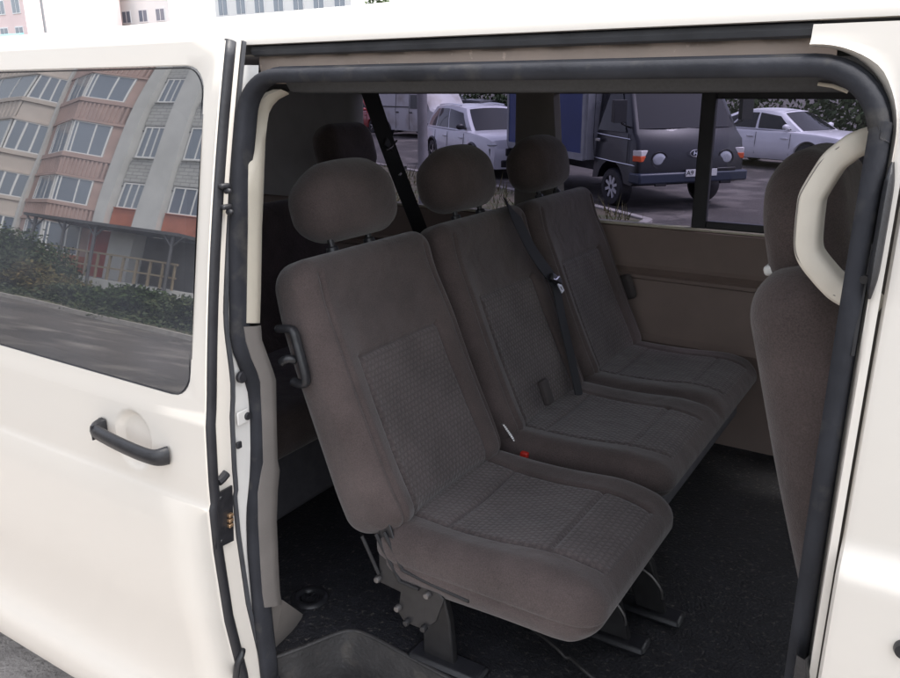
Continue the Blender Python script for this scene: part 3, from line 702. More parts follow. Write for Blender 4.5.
def seat_pad(parent, y0, hw, x0, x1, z0, z1, centers, gap=None, gv=.0075):
    hx, hz = (z1-z0)/2, (x1-x0)/2; gl = .125
    lines = []
    # local y is mirrored: world y = y0 - local y
    for c_ in centers:
        lc = y0-c_
        lines += [(lc-.158, -hz, lc-.135, hz*.86), (lc+.158, -hz, lc+.135, hz*.86), (lc-.14, -.115, lc+.14, -.115), (lc-.14, .115, lc+.14, .115)]
    def feat(y, z):
        f = np.zeros_like(y)
        for c_ in centers:
            lc = y0-c_; d = np.abs(y-lc)
            f += .006*bump1(d, .20, .035)-(.020 if gap is None else .011)*bump1(d, 0, .20)*bump1(z, -.07, .13)
        f -= .026*sstep(z, .10, .30)*.6
        f += .006*bump1(z, .14, .08)
        if gap is not None: f -= .012*np.exp(-((y-(y0-gap))/.020)**2)
        return f
    def pan(y, z):
        m = np.zeros_like(y, bool)
        for c_ in centers: m |= (np.abs(y-(y0-c_)) < .158-.023*(z+hz)/(2*hz)) & (z < hz*.90)
        return m
    def shp(p):
        t = (p[:, 2]+hz)/(2*hz)
        # plan-view rounding of the front corners, tucked-under front edge
        p[:, 1] *= 1-.035*sstep(t, .80, 1.0)
        low = np.clip(-p[:, 0]/hx, 0, 1)
        p[:, 2] -= .035*low*sstep(t, .75, 1)
        p[:, 1] *= 1-.03*low
        p[:, 0] -= .012*low*(1-sstep(t, .0, .7))
        p[:, 2] += .075*low*(1-sstep(t, .0, .35))
        return p
    M = flat_M((x0+x1)/2, y0, (z0+z1)/2)
    return cushion('seat_cushion', (hx, hw, hz), .052, parent, M, lines, pan, feat, shp, n=(36, 100 if gap is None else 190, 104), groove=gv, side=(-.008, .0045))

def seam(parent, y0, hw, x0, x1, z):  # piping round the lower third of a pad
    c = MB(); pts = [(x0+.06, y0-hw-.001, z)]+[(x1-.08, y0-hw-.0005, z)]
    return c
# --- single seat by the door
s1 = thing('single_seat', 'dark cloth single seat nearest the open door, clear of the bench', 'car seat', (.35, .42, fz))
b1, M1 = backrest(s1, .412)
headrest(s1, M1, dy=.036)
seat_pad(s1, .42, .242, .135, .652, .738, .880, [.42])
# plastic recline handle on the near side of the backrest
def side_pt(u, v, y=.150): return at(u, v, y=y)
c = MB(); loop_ = [side_pt(*p) for p in ((278, 329), (292, 330), (297, 343), (306, 378), (302, 384), (293, 381))]
c.tube(smooth_path(loop_, 5), .009, 10, up=(0, 1, 0), sq=1.3)
ah = c.build('recline_handle', PLAST, s1, ang=180)
c = MB(); c.tube(smooth_path([side_pt(296, 360, .150), side_pt(287, 359, .136), side_pt(281, 363, .132)], 4), .009, 8); c.build('handle_tab', PLAST, ah, ang=180)
# side bracket, tubes and bolts
for (y_, nm) in ((.186, 'near'), (.64, 'far')):
    dy = y_-.186
    def bp(u, v): p = at(u, v, y=.186); return np.array([p[0], y_, p[2]])
    c = MB(); c.prism([bp(378, 520), bp(388, 520), bp(404, 572), bp(436, 590), bp(444, 600), bp(436, 622), bp(424, 630), bp(404, 622), bp(398, 612), bp(400, 592), bp(379, 582)], (0, .006, 0)); br = c.build('side_bracket', STEEL, s1, bevel=.002)
    for pts in (((363, 535), (380, 573)), ((377, 533), (401, 580), (420, 588)), ((385, 531), (404, 569), (432, 583), (470, 600))):
        c = MB(); c.tube([bp(*p)+np.array([0, -.004, 0]) for p in pts], .0042, 8); c.build('bracket_tube', STEEL, br)
    for u, v in ((379, 578), (428.5, 594), (399, 607), (408, 621), (425, 627)):
        p = bp(u, v); c = MB(); c.lathe([(0, -.012), (.006, -.011), (.0075, -.007), (.0075, 0)], p, 'y', 14); c.build('bracket_bolt', BOLT if dy == 0 and v < 612 else STEEL, br)
    c = MB(); p = bp(412, 618); p[0] += .02; yl = y_+.06 if dy == 0 else y_-.05; c.prism([(p[0]-.03, yl-.008, fz+.01), (p[0]+.05, yl-.008, fz+.01), (p[0]+.04, yl-.008, .66), (p[0]+.02, yl-.008, .74), (p[0]-.03, yl-.008, .74)], (0, .02, 0)); c.build('seat_leg', STEEL, s1, bevel=.004)
    c = MB(); c.box2((p[0]-.06, yl-.030, fz), (p[0]+.12, yl+.030, fz+.018)); c.build('floor_foot', PLAST, s1, bevel=.012)
for (u, v) in ((622, 638), (658, 612)):
    p = at(u, v, z=fz+.01); c = MB(); c.box2((p[0]-.11, p[1]-.030, fz), (p[0]+.06, p[1]+.030, fz+.018)); ff = c.build('floor_foot', PLAST, s1, bevel=.012)
    c = MB(); c.prism([(p[0]-.05, p[1]-.01, fz+.015), (p[0]+.02, p[1]-.01, fz+.015), (p[0]-.02, p[1]-.01, fz+.14), (p[0]-.09, p[1]-.01, fz+.22), (p[0]-.13, p[1]-.01, fz+.22)], (0, .02, 0)); c.build('seat_leg', STEEL, s1, bevel=.004)
    c = MB(); e = np.array([p[0], p[1], 0]); c.tube(smooth_path([e+np.array([-.06, -.016, fz+.13]), e+np.array([-.02, -.018, fz+.115]), e+np.array([.008, -.018, fz+.085]), e+np.array([.012, -.016, fz+.06])], 5), .0028, 8); c.build('release_wire', BOLT, s1, ang=180)
c = MB(); pts = [at(532, 628, y=.36), at(555, 646, y=.33), at(566, 657, y=.32), at(571, 658, y=.318), at(582, 668, y=.30), at(596, 680, y=.29)]
c.tube(smooth_path(pts, 4), .0042, 8); c.build('fold_lever', STEEL, s1, ang=180)
c = MB(); c.box2((.20, .23, .725), (.56, .61, .757)); c.build('seat_frame', DARKT, s1, bevel=.01)
c = MB(); c.box(at(526, 456, y=.69), (.022, .03, .03)); c.build('belt_buckle', REDP, s1, bevel=.004)
# side seam of the pad
c = MB(); pts = [at(u, v, y=.184) for u, v in ((404, 545), (430, 551), (470, 568), (520, 590))]
# --- double bench
s2 = thing('double_bench', 'dark cloth two-place bench by the far wall with a belt across its middle', 'car seat', (.35, 1.17, fz))
for y_ in (.92, 1.42):
    b2, M2 = backrest(s2, y_, pt=.085)
    headrest(s2, M2, wid=.142)
seat_pad(s2, 1.165, .482, .135, .612, .775, .898, [.92, 1.42], gap=1.17, gv=.0045)
c = MB(); c.box2((.20, .74, .70), (.56, 1.60, .76)); c.build('seat_frame', DARKT, s2, bevel=.01)
for y_ in (.80, 1.16, 1.54):
    for xa, xb in ((.22, .30), (.38, .43)): c = MB(); c.box2((xa, y_-.015, fz+.016), (xb, y_+.015, .71)); c.build('seat_leg', STEEL, s2, bevel=.004)
    c = MB(); c.box2((.17, y_-.035, fz), (.46, y_+.035, fz+.017)); c.build('floor_foot', PLAST, s2, bevel=.01)
# lap belt of the bench: strap over the shoulder gap, tongue, buckle
def fp(u, v, dx=.0):   # point on the front face plane of the backrests
    th = TH; n_ = np.array([math.cos(th), 0, math.sin(th)]); o_ = np.array([.148, 0, .84])+n_*(.092+dx)
    d = RM@np.array([(u-CX)/F, (v-CY)/F, 1.]); t = ((o_-CAM)@n_)/(d@n_); return CAM+d*t
sb = strap([fp(507, 205, -.06), fp(514, 214, -.005), fp(532, 250), fp(551, 277), fp(556, 285)], .050, side=(math.cos(TH), 0, math.sin(TH)))
st = sb.build('shoulder_belt', BELT, s2)
strap([fp(556, 285, .002), fp(562, 318), fp(570, 352), fp(579, 395, .01)], .044, side=(math.cos(TH), 0, math.sin(TH))).build('lap_strap', BELT, st)
q = fp(555.5, 279, .012); q2 = fp(558, 283, .012); q3 = fp(562.5, 292, .013)
c = MB(); c.box(q, (.014, .055, .022), Matrix.Rotation(-TH, 3, 'Y')@Matrix.Rotation(-.55, 3, 'X')); c.build('tongue_grip', PLAST, st, bevel=.005)
c = MB(); dv = _u(q3-q2); sdv = _u(np.cross(dv, np.array([math.cos(TH), 0, math.sin(TH)])))
w = .009; A = [q2-sdv*w, q3-sdv*w, q3+sdv*w, q2+sdv*w]; Bi = [q2-sdv*w*.45+dv*.012, q3-sdv*w*.45-dv*.005, q3+sdv*w*.45-dv*.005, q2+sdv*w*.45+dv*.012]
nv = np.array([math.cos(TH), 0, math.sin(TH)])*.003
c.grid([A, Bi, [p+nv for p in Bi], [p+nv for p in A]], close_u=True, close_v=True); c.build('belt_tongue', mat('pale_steel', (.85, .86, .9), .35, metal=.6), st)
c = MB(); c.tube([fp(556, 279, .02)+np.array([0, -.02, .004]), fp(556, 280, .022), fp(556, 279, .02)+np.array([0, .02, .003])], .003, 8); c.build('tongue_slot', CHROME, st)
# buckle stalk between the seat and the bench
c = MB(); c.cyl(at(503, 424, y=.69), at(519, 448, y=.70), .0035, 8)
for k in range(14):
    p = at(503+16*k/13, 424+24*k/13, y=.69+.01*k/13); c.lathe([(.0035, -.002), (.0052, 0), (.0035, .002)], p, 'z', 8)
c.build('buckle_stalk', CHROME, s2)
c = MB(); pb = [fp(547, 388, .0), fp(549, 402, .0)]; c.box(fp(546, 392, .008), (.02, .035, .07), Matrix.Rotation(-TH, 3, 'Y')); c.build('belt_buckle', DARKCL, s2, bevel=.006)
c = MB(); c.box(fp(627, 287, -.03)+np.array([0, .0, 0]), (.05, .03, .09), Matrix.Rotation(-TH, 3, 'Y')); c.build('recline_handle', DARKCL, s2, bevel=.012)
# --- front seat seen from behind
s4 = thing('front_seat', 'dark cloth front passenger seat seen from behind, partly hidden by the grab handle', 'car seat', (1.15, .42, fz))
THF = R(17)
Mf = Matrix.Translation((1.085, .425, .86))@Matrix.Rotation(-THF, 4, 'Y')@Matrix.Translation((0, 0, .33))
def fshape(p):
    t = (p[:, 2]+.33)/.66; p[:, 1] *= 1-.05*sstep(t, .5, 1)-.10*sstep(1-t, .4, 1); p[:, 0] *= 1.05-.2*t; return p
cushion('backrest', (.085, .245, .33), .07, s4, Mf, shape=fshape, n=(12, 40, 48), mats=(CLOTH,))
Mfh = Mf@Matrix.Translation((.014, .030, .33+.052))@Matrix.Rotation(R(4), 4, 'Y')
def hshape(p):
    t = p[:, 2]/.11; p[:, 1] *= 1-.42*np.clip(t, 0, 1)**1.5-.06*np.clip(-t, 0, 1)**2; p[:, 0] *= 1-.25*np.clip(t, 0, 1)**2; return p
cushion('headrest', (.060, .185, .108), .056, s4, Mfh, shape=hshape, n=(10, 30, 24), mats=(CLOTH,))
for s_ in (-1, 1):
    c = MB(); c.cyl(Mf@Vector((0, s_*.06, .30)), Mf@Vector((.0, s_*.06, .37)), .007); c.build('headrest_post', STEEL, s4)
c = MB(); q = Mf@Vector((-.04, -.10, .325)); c.box(q, (.03, .045, .016), Matrix.Rotation(-.3, 3, 'Y')); c.build('seat_clip', WHITEP, s4, bevel=.005)
cushion('seat_cushion', (.07, .245, .26), .055, s4, flat_M(1.36, .425, .86), n=(8, 24, 24), mats=(CLOTH,))
c = MB(); c.box2((1.12, .2, fz), (1.55, .65, .80)); c.build('seat_base', DARKT, s4, bevel=.02)
s5 = copy_tree(s4); s5.location = (1.15, 1.47, fz); s5['label'] = 'dark cloth driver seat on the far side, in front of the bench'
del s5['category']; s5['category'] = 'car seat'
# --- rear bench
s3 = thing('rear_bench', 'unlit dark rear bench behind the middle row with one headrest showing', 'car seat', (-.95, .8, fz))
THR = R(14)
Mr = Matrix.Translation((-.82, .72, .82))@Matrix.Rotation(-THR, 4, 'Y')@Matrix.Translation((0, 0, .28))
cushion('backrest', (.07, .55, .28), .05, s3, Mr, n=(8, 50, 30), mats=(CLOTH,), feat=lambda y, z: -.03*np.exp(-((y+.12)/.02)**2))
q = at(345, 148, x=-.93)
Mrh = Matrix.Translation(q)@Matrix.Rotation(-THR, 4, 'Y')
cushion('headrest', (.055, .145, .092), .05, s3, Mrh, shape=lambda p: (p.__setitem__((slice(None), 1), p[:, 1]*(1-.2*np.clip(p[:, 2]/.09, 0, 1)**2)), p)[1], n=(8, 24, 18), mats=(CLOTH,))
for s_ in (-1, 1):
    c = MB(); c.cyl(q+np.array([0, s_*.06, -.05]), (q[0]+.04, q[1]+s_*.06, 1.28), .007); c.build('headrest_post', STEEL, s3)
cushion('seat_cushion', (.07, .55, .24), .05, s3, flat_M(-.60, .72, .84), n=(8, 30, 24), mats=(CLOTH,))
c = MB(); c.box2((-.80, .3, fz), (-.45, 1.15, .78)); c.build('seat_base', DARKT, s3, bevel=.02)

# =================================================================== STREET
def ground_mat():
    m = bpy.data.materials.new('street_asphalt'); m.use_nodes = True; nt = m.node_tree; L = nt.links.new; b = nt.nodes['Principled BSDF']
    tc = nt.nodes.new('ShaderNodeTexCoord'); b.inputs['Roughness'].default_value = .9
    def N(s_, d=6):
        n = nt.nodes.new('ShaderNodeTexNoise'); n.inputs['Scale'].default_value = s_; n.inputs['Detail'].default_value = d; L(tc.outputs['Object'], n.inputs['Vector']); return n.outputs['Fac']
    def ramp(f, p0, c0, p1, c1):
        r_ = nt.nodes.new('ShaderNodeValToRGB'); r_.color_ramp.elements[0].position = p0; r_.color_ramp.elements[1].position = p1
        r_.color_ramp.elements[0].color = (*c0, 1); r_.color_ramp.elements[1].color = (*c1, 1); L(f, r_.inputs['Fac']); return r_.outputs['Color']
    base = ramp(N(.35), .35, (.062, .057, .054), .65, (.10, .09, .085)); gr = ramp(N(60, 3), .35, (.6, .6, .6), .7, (1.35, 1.3, 1.25))
    mx = nt.nodes.new('ShaderNodeMix'); mx.data_type = 'RGBA'; mx.blend_type = 'MULTIPLY'; mx.inputs['Factor'].default_value = 1; L(base, mx.inputs['A']); L(gr, mx.inputs['B'])
    du = nt.nodes.new('ShaderNodeMix'); du.data_type = 'RGBA'; L(ramp(N(1.1, 10), .52, (0, 0, 0), .72, (1, 1, 1)), du.inputs['Factor']); L(mx.outputs['Result'], du.inputs['A']); du.inputs['B'].default_value = (.20, .18, .163, 1)
    vo = nt.nodes.new('ShaderNodeTexVoronoi'); vo.feature = 'DISTANCE_TO_EDGE'; vo.inputs['Scale'].default_value = .55
    ad = nt.nodes.new('ShaderNodeVectorMath'); ad.operation = 'ADD'; nn = nt.nodes.new('ShaderNodeTexNoise'); nn.inputs['Scale'].default_value = 1.5; L(tc.outputs['Object'], nn.inputs['Vector']); L(nn.outputs['Color'], ad.inputs[0]); L(tc.outputs['Object'], ad.inputs[1]); L(ad.outputs[0], vo.inputs['Vector'])
    cr = nt.nodes.new('ShaderNodeMix'); cr.data_type = 'RGBA'; L(ramp(vo.outputs['Distance'], .0, (.8, .8, .8), .012, (0, 0, 0)), cr.inputs['Factor']); L(du.outputs['Result'], cr.inputs['A']); cr.inputs['B'].default_value = (.04, .038, .036, 1)
    L(cr.outputs['Result'], b.inputs['Base Color'])
    bp = nt.nodes.new('ShaderNodeBump'); bp.inputs['Strength'].default_value = .5; bp.inputs['Distance'].default_value = .01; L(N(120, 3), bp.inputs['Height']); L(bp.outputs['Normal'], b.inputs['Normal'])
    return m
ASPH = ground_mat()
GZ = -.38                 # the yard beyond the van lies lower
def gz(y): return GZ*float(sstep(np.array(float(y)), 2.2, 7.5))
c = MB(); c.grid([[(x, y, gz(y)) for x in (-600, -60, -20, 20, 60, 600)] for y in (-600, -60, -20, 0, 2.2, 3, 3.8, 4.6, 5.4, 6.2, 7, 7.5, 20, 60, 900)]); struct(c.build('street_asphalt', ASPH, smooth=False))
SOIL = mat('verge_soil', (.10, .085, .06), .95, noise=(3, .3), dark=(5, (.06, .075, .03), .45, .65), bump=(30, .5))
KERB = mat('kerb_concrete', (.30, .28, .26), .85, noise=(6, .2), bump=(50, .3))
vg = [tuple(at(u, v, z=GZ+.08)[:2]) for u, v in ((648, 221), (590, 206))]+[tuple(at(412, 171, z=GZ+.08)[:2])]
vg.append((vg[2][0]-9, vg[2][1]+4.6)); vg += [(vg[3][0], 7.6), (-3.4, 7.6), (vg[0][0]+.15, vg[0][1]-1.2)]
c = MB(); c.prism([(x, y, GZ+.004) for x, y in vg], (0, 0, .085)); struct(c.build('grass_verge', SOIL, smooth=False))
c = MB(); c.sweep([(x, y, GZ+.05) for x, y in vg+[vg[0]]], [(-.07, -.05), (.07, -.05), (.07, .07), (-.07, .07)], up=(0, 0, 1)); struct(c.build('kerb', KERB, bevel=.01))
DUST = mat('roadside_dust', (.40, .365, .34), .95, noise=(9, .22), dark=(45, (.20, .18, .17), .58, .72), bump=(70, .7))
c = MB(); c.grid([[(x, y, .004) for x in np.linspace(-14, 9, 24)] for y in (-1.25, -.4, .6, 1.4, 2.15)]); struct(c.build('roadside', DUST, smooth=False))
rg = np.random.default_rng(8); c = MB()
for k in range(260):
    x, y, r_ = rg.uniform(-3, .2), rg.uniform(-.5, .9), rg.uniform(.003, .012); vs, fs = ellipsoid((x, y, .004+r_*.4), (r_, r_*rg.uniform(.6, 1), r_*.6), 6, 4); c.add(vs, fs)
g = c.build('gravel', KERB); tag(g, 'loose pale gravel bits on the dusty ground below the van door', 'gravel', kind='stuff')
def leaf_mat(name, cols, rough=.7):
    m = bpy.data.materials.new(name); m.use_nodes = True; nt = m.node_tree; b = nt.nodes['Principled BSDF']; b.inputs['Roughness'].default_value = rough
    g = nt.nodes.new('ShaderNodeNewGeometry'); r_ = nt.nodes.new('ShaderNodeValToRGB'); nt.links.new(g.outputs['Random Per Island'], r_.inputs['Fac'])
    r_.color_ramp.elements[0].color = (*cols[0], 1); r_.color_ramp.elements[1].color = (*cols[-1], 1)
    if len(cols) > 2: e = r_.color_ramp.elements.new(.5); e.color = (*cols[1], 1)
    nt.links.new(r_.outputs['Color'], b.inputs['Base Color']); b.inputs['Specular IOR Level'].default_value = .25
    return m
LEAFD = leaf_mat('leaf_dark', [(.018, .035, .014), (.035, .06, .02), (.06, .085, .03)])
LEAFB = leaf_mat('leaf_bush', [(.022, .036, .018), (.04, .058, .026), (.075, .085, .042)])
LEAFA = leaf_mat('leaf_dry', [(.05, .055, .02), (.09, .08, .03), (.14, .10, .035)])
GRASSM = leaf_mat('grass_blade', [(.05, .06, .022), (.10, .095, .04), (.17, .145, .075)])
BARK = mat('bark', (.06, .045, .035), .95, noise=(8, .3), bump=(20, .6))
def leaves(blobs, n, size, seed, flat=.5):
    """n leaf-sized quads scattered through ellipsoids (centre, radii)"""
    rg = np.random.default_rng(seed); w = np.array([b[1][0]*b[1][1]*b[1][2] for b in blobs])**.75; w /= w.sum()
    ids = rg.choice(len(blobs), n, p=w); C_ = np.array([b[0] for b in blobs])[ids]; Rr = np.array([b[1] for b in blobs])[ids]
    d = rg.normal(size=(n, 3)); d /= np.linalg.norm(d, axis=1, keepdims=True); rad = rg.random(n)**.45*(1+.18*rg.normal(size=n))
    c_ = C_+d*Rr*rad[:, None]
    t = rg.normal(size=(n, 3)); t /= np.linalg.norm(t, axis=1, keepdims=True); q = np.cross(t, rg.normal(size=(n, 3))); q /= np.linalg.norm(q, axis=1, keepdims=True)
    s_ = size*(.6+.8*rg.random(n))[:, None]
    V = np.stack([c_-t*s_, c_+q*s_*flat, c_+t*s_, c_-q*s_*flat], 1).reshape(-1, 3)
    return V, np.arange(4*n).reshape(-1, 4)
def leaf_obj(name, blobs, n, size, seed, m, parent=None, zmin=None):
    V, Fq = leaves(blobs, n, size, seed)
    if zmin is not None: V[:, 2] = np.maximum(V[:, 2], zmin+.02*RNG.random(len(V)))
    me = bpy.data.meshes.new(name); me.from_pydata(V.tolist(), [], Fq.tolist()); me.materials.append(m)
    return finish(me, name, parent, False)
# grass on the verge
rg = np.random.default_rng(3); n = 9000
px = rg.uniform(vg[3][0], vg[0][0], n); py = rg.uniform(7.7, vg[3][1], n)
cl = np.sin(px*3.1+py*1.7)+np.sin(px*.9-py*2.3)+rg.normal(size=n)*.8
ok = (py < np.interp(px, [vg[3][0], vg[2][0], vg[1][0], vg[0][0]], [vg[3][1], vg[2][1], vg[1][1], vg[0][1]])-.12) & (cl > -.3) & ~((px > vg[0][0]-1.2) & (py < vg[0][1]-.9)); px, py = px[ok], py[ok]; n = len(px)
h_ = (.06+.22*rg.random(n)**2.5)*(1+.6*np.clip(cl[ok], 0, 2)); a_ = rg.random(n)*6.28; ln_ = rg.normal(size=(n, 2))*.35*h_[:, None]
w_ = .012
V = np.stack([np.stack([px-w_*np.cos(a_), py-w_*np.sin(a_), np.full(n, GZ+.085)], 1), np.stack([px+w_*np.cos(a_), py+w_*np.sin(a_), np.full(n, GZ+.085)], 1), np.stack([px+ln_[:, 0], py+ln_[:, 1], .085+GZ+h_], 1)], 1).reshape(-1, 3)
me = bpy.data.meshes.new('grass'); me.from_pydata(V.tolist(), [], np.arange(3*n).reshape(-1, 3).tolist()); me.materials.append(GRASSM)
g = finish(me, 'grass', None, False); tag(g, 'dry thin grass growing on the verge beyond the van', 'grass', kind='stuff')
# lamp pole on the verge
p = at(424, 214, z=GZ+.09)
c = MB(); c.cyl((p[0], p[1], GZ+.08), (p[0], p[1], 8), .085, 20, r2=.06); lp = c.build('lamp_pole', mat('pole_grey', (.22, .21, .22), .6, noise=(3, .2), bump=(30, .2)))
tag(lp, 'plain grey pole standing in the grass verge beyond the van', 'pole')
c = MB(); c.cyl((p[0], p[1], GZ+.085), (p[0], p[1], GZ+.22), .11, 16); c.build('pole_collar', KERB, lp)

# ------------------------------------------------------------------ cars
def car_paint(name, col, coat=.6): return mat(name, col, .35, coat=coat, noise=(3, .04), metal=0)
def tyre(parent, x, y, r, w, side, spokes=5, hub=None, hubmat=None):
    """side = +1 when the outer face looks to +y"""
    c = MB(); s_ = side
    c.lathe([(r*.62, y+s_*w*.5), (r*.9, y+s_*w*.5), (r, y+s_*w*.3), (r, y-s_*w*.4), (r*.8, y-s_*w*.5)], (x, 0, r), 'y', 30)
    wh = c.build('wheel', RUBBER, parent)
    c = MB(); c.lathe([(0, y+s_*w*.40), (r*.16, y+s_*w*.42), (r*.2, y+s_*w*.33), (r*.55, y+s_*w*.30), (r*.60, y+s_*w*.48), (r*.66, y+s_*w*.48)], (x, 0, r), 'y', 30, mi=1)
    for k in range(spokes):
        a = 2*math.pi*k/spokes+.3; dv = Vector((math.cos(a), 0, math.sin(a))); c.box(Vector((x, y+s_*w*.40, r))+dv*r*.38, (r*.5, w*.12, r*.15), Matrix.Rotation(-a, 3, 'Y'), mi=0)
    c.build('rim', [hubmat or CHROME, STEEL], wh)
def loft_car(name, label, L_, W, prof, gh, paint, wheel_r, axles, plate=None, group=None, clad=None, rails=False, lights=True):
    """generic car built along +x: prof = list of (x, z_top, half_width_factor); gh = (xr0, xr1, xf1, xf0, z_belt_rear, z_belt_front, z_roof, w_belt, w_roof)"""
    t = thing(name, label, 'car', (0, 0, 0), group)
    c = MB(); xs = sorted(set(np.round(np.concatenate([np.linspace(prof[0][0], prof[-1][0], 50)]+[a+np.linspace(-1, 1, 15)*wheel_r*1.16 for a in axles]), 4)))
    px_, pz, pw = [np.array(q) for q in zip(*prof)]; rows = []
    for x in xs:
        zt_ = float(np.interp(x, px_, pz)); hw = W/2*float(np.interp(x, px_, pw)); zb_ = .24
        for a in axles:
            d = abs(x-a)
            if d < wheel_r*1.14: zb_ = max(zb_, wheel_r+math.sqrt((wheel_r*1.14)**2-d*d))
        zm = max(.62*zt_+.02, zb_+.02)
        half = [(hw*.93, zb_), (hw*.985, zb_+.25*(zm-zb_)), (hw, zb_+.7*(zm-zb_)), (hw*.985, zm+.02), (hw*.965, zt_-.06), (hw*.93, zt_-.012), (hw*.84, zt_+.012), (hw*.45, zt_+.03), (0, zt_+.036)]
        rows.append([(x, -y, z) for y, z in half]+[(x, y, z) for y, z in half[::-1][1:]])
    c.grid(rows); k = len(rows[0])
    for row in (rows[0], rows[-1]): c.add(row, [tuple(range(k))])
    body = c.build('body', paint, t, ang=35)
    # inner underside
    c = MB(); c.box2((prof[0][0]+.12, -W/2+.12, .22), (prof[-1][0]-.12, W/2-.12, .70)); c.build('underbody', DARKT, t)
    xr0, xr1, xf1, xf0, zbr, zbf, zr, wb, wr = gh
    def GP(s_, q):       # s along length 0..1 rear->front, q 0 belt..1 roof, right side (negative y)
        xb = xr0+(xf0-xr0)*s_; xt = xr1+(xf1-xr1)*s_; zb_ = zbr+(zbf-zbr)*s_
        z = zb_+(zr-zb_)*q-.05*q*(2*s_-1)**2; pl = 1-.10*abs(2*s_-1)**3
        return (xb+(xt-xb)*q, (wb+(wr-wb)*q)*pl+.02*math.sin(q*math.pi), z)
    c = MB(); S = np.linspace(0, 1, 17); Q = [0, .12, .3, .5, .7, .86, .95, 1]
    for sg in (-1, 1):
        c.grid([[(GP(s_, q)[0], sg*GP(s_, q)[1], GP(s_, q)[2]) for q in Q] for s_ in S])
    c.grid([[(GP(s_, 1)[0], GP(s_, 1)[1]*f, GP(s_, 1)[2]+.045*(1-f*f)) for f in (-1, -.75, -.4, 0, .4, .75, 1)] for s_ in S])
    for s_ in (0, 1): c.grid([[(GP(s_, q)[0]+(.10 if s_ else -.06)*(1-f*f), GP(s_, q)[1]*f, GP(s_, q)[2]+.045*(1-f*f)*q) for q in Q] for f in (-1, -.75, -.4, 0, .4, .75, 1)])
    cab = c.build('cabin', paint, t, ang=35)
    # glass, 6 mm proud of the cabin
    for s_, nm in ((1, 'windscreen'), (0, 'rear_window')):
        c = MB(); e = .010*(1 if s_ else -1)
        c.grid([[(GP(s_, q)[0]+(.10 if s_ else -.06)*(1-f*f)+e, GP(s_, q)[1]*f, GP(s_, q)[2]+.045*(1-f*f)*q+.006) for q in np.linspace(.06, .93, 8)] for f in np.linspace(-.88, .88, 9)])
        c.build(nm, CARGL, t, ang=180)
    for sg in (-1, 1):
        for (a, b_) in ((.06, .26), (.29, .56), (.59, .93)):
            c = MB(); rows = []
            for i, s_ in enumerate(np.linspace(a, b_, 6)):
                lo, hi = .08, .88
                if a < .1: hi = .45+.43*min(1, i/3)
                if b_ > .9: hi = .88-.02*i
                rows.append([(GP(s_, q)[0], sg*(GP(s_, q)[1]+.008), GP(s_, q)[2]) for q in np.linspace(lo, hi, 5)])
            c.grid(rows); c.build('side_window', CARGL, t, ang=180)
        # chrome line under the windows, door seams and handles
        c = MB(); c.tube([(GP(s_, .03)[0], sg*(GP(s_, .03)[1]+.010), GP(s_, .03)[2]) for s_ in np.linspace(.05, .96, 12)], .010, 6); c.build('belt_trim', CHROME, t)
        for s_ in (.30, .585, .93):
            x = xr0+(xf0-xr0)*s_
            c = MB(); zt_ = float(np.interp(x, px_, pz)); hw = W/2*float(np.interp(x, px_, pw))
            c.tube([(x, sg*(hw*.962+.003), zt_-.05), (x+.01, sg*(hw*1.0+.001), zt_*.66), (x, sg*(hw*.985+.002), .36)], .006, 6); c.build('door_gap', RUBBER, t)
            if s_ > .32:
                c = MB(); c.box((x-.86*.0-.16, sg*(hw*.985+.012), zt_-.16), (.20, .03, .032)); c.build('door_handle', CHROME if s_ < .7 else paint, t, bevel=.008)
        q = GP(.90, .12); c = MB()
        c.add(*ellipsoid((q[0]+.02, sg*(q[1]+.13), q[2]+.05), (.07, .115, .075))); c.box((q[0]+.03, sg*(q[1]+.02), q[2]+.01), (.06, .12, .03)); c.build('wing_mirror', paint if not clad else PLAST, t)
        if rails:
            c = MB(); c.tube([(GP(s_, 1)[0], sg*(wr-.06), GP(s_, 1)[2]+.025+.015*math.sin(s_*math.pi)) for s_ in np.linspace(.12, .85, 10)], .018, 8); c.build('roof_rail', CHROME, t)
        # lamps
        xf = prof[-1][0]; zt_ = float(np.interp(xf-.22, px_, pz))
        c = MB(); c.add(*ellipsoid((xf-.22, sg*W*.385, zt_-.125), (.21, .115, .055))); c.build('headlight', CARGL if not lights else mat(f'lamp_glass', (.45, .47, .5), .12, spec=.8), t)
        c = MB(); c.box((prof[0][0]+.05, sg*W*.38, prof[0][1]-.16), (.14, .26, .16)); c.build('tail_light', REDP, t, bevel=.03)
        if clad:
            c = MB(); c.box2((axles[0]+wheel_r*1.2, sg*(W/2-.04), .22), (axles[1]-wheel_r*1.2, sg*(W/2+.008), .40)); c.build('sill_cladding', clad, t, bevel=.02)
            for a in axles:
                c = MB(); c.tube([(a+wheel_r*1.16*math.cos(k), sg*W*.49, wheel_r+wheel_r*1.16*math.sin(k)) for k in np.linspace(.05, math.pi-.05, 16)], .035, 8); c.build('arch_cladding', clad, t)
        for a in axles: tyre(t, a, sg*(W/2-.125), wheel_r, .22, sg)
    xf = prof[-1][0]
    c = MB(); c.box((xf+.01, 0, .62), (.05, W*.50, .17)); c.build('grille', PLAST, t, bevel=.02)
    c = MB(); c.box((xf+.005, 0, .36), (.04, W*.62, .16)); c.build('lower_grille', PLAST, t, bevel=.02)
    c = MB(); c.box((xf+.025, 0, .50), (.01, .52, .112)); c.build('number_plate', WHITEP, t)
    return t
def place(o, x, y, heading):
    o.location = (x, y, GZ); o.rotation_euler = (0, 0, math.atan2(heading[1], heading[0]))
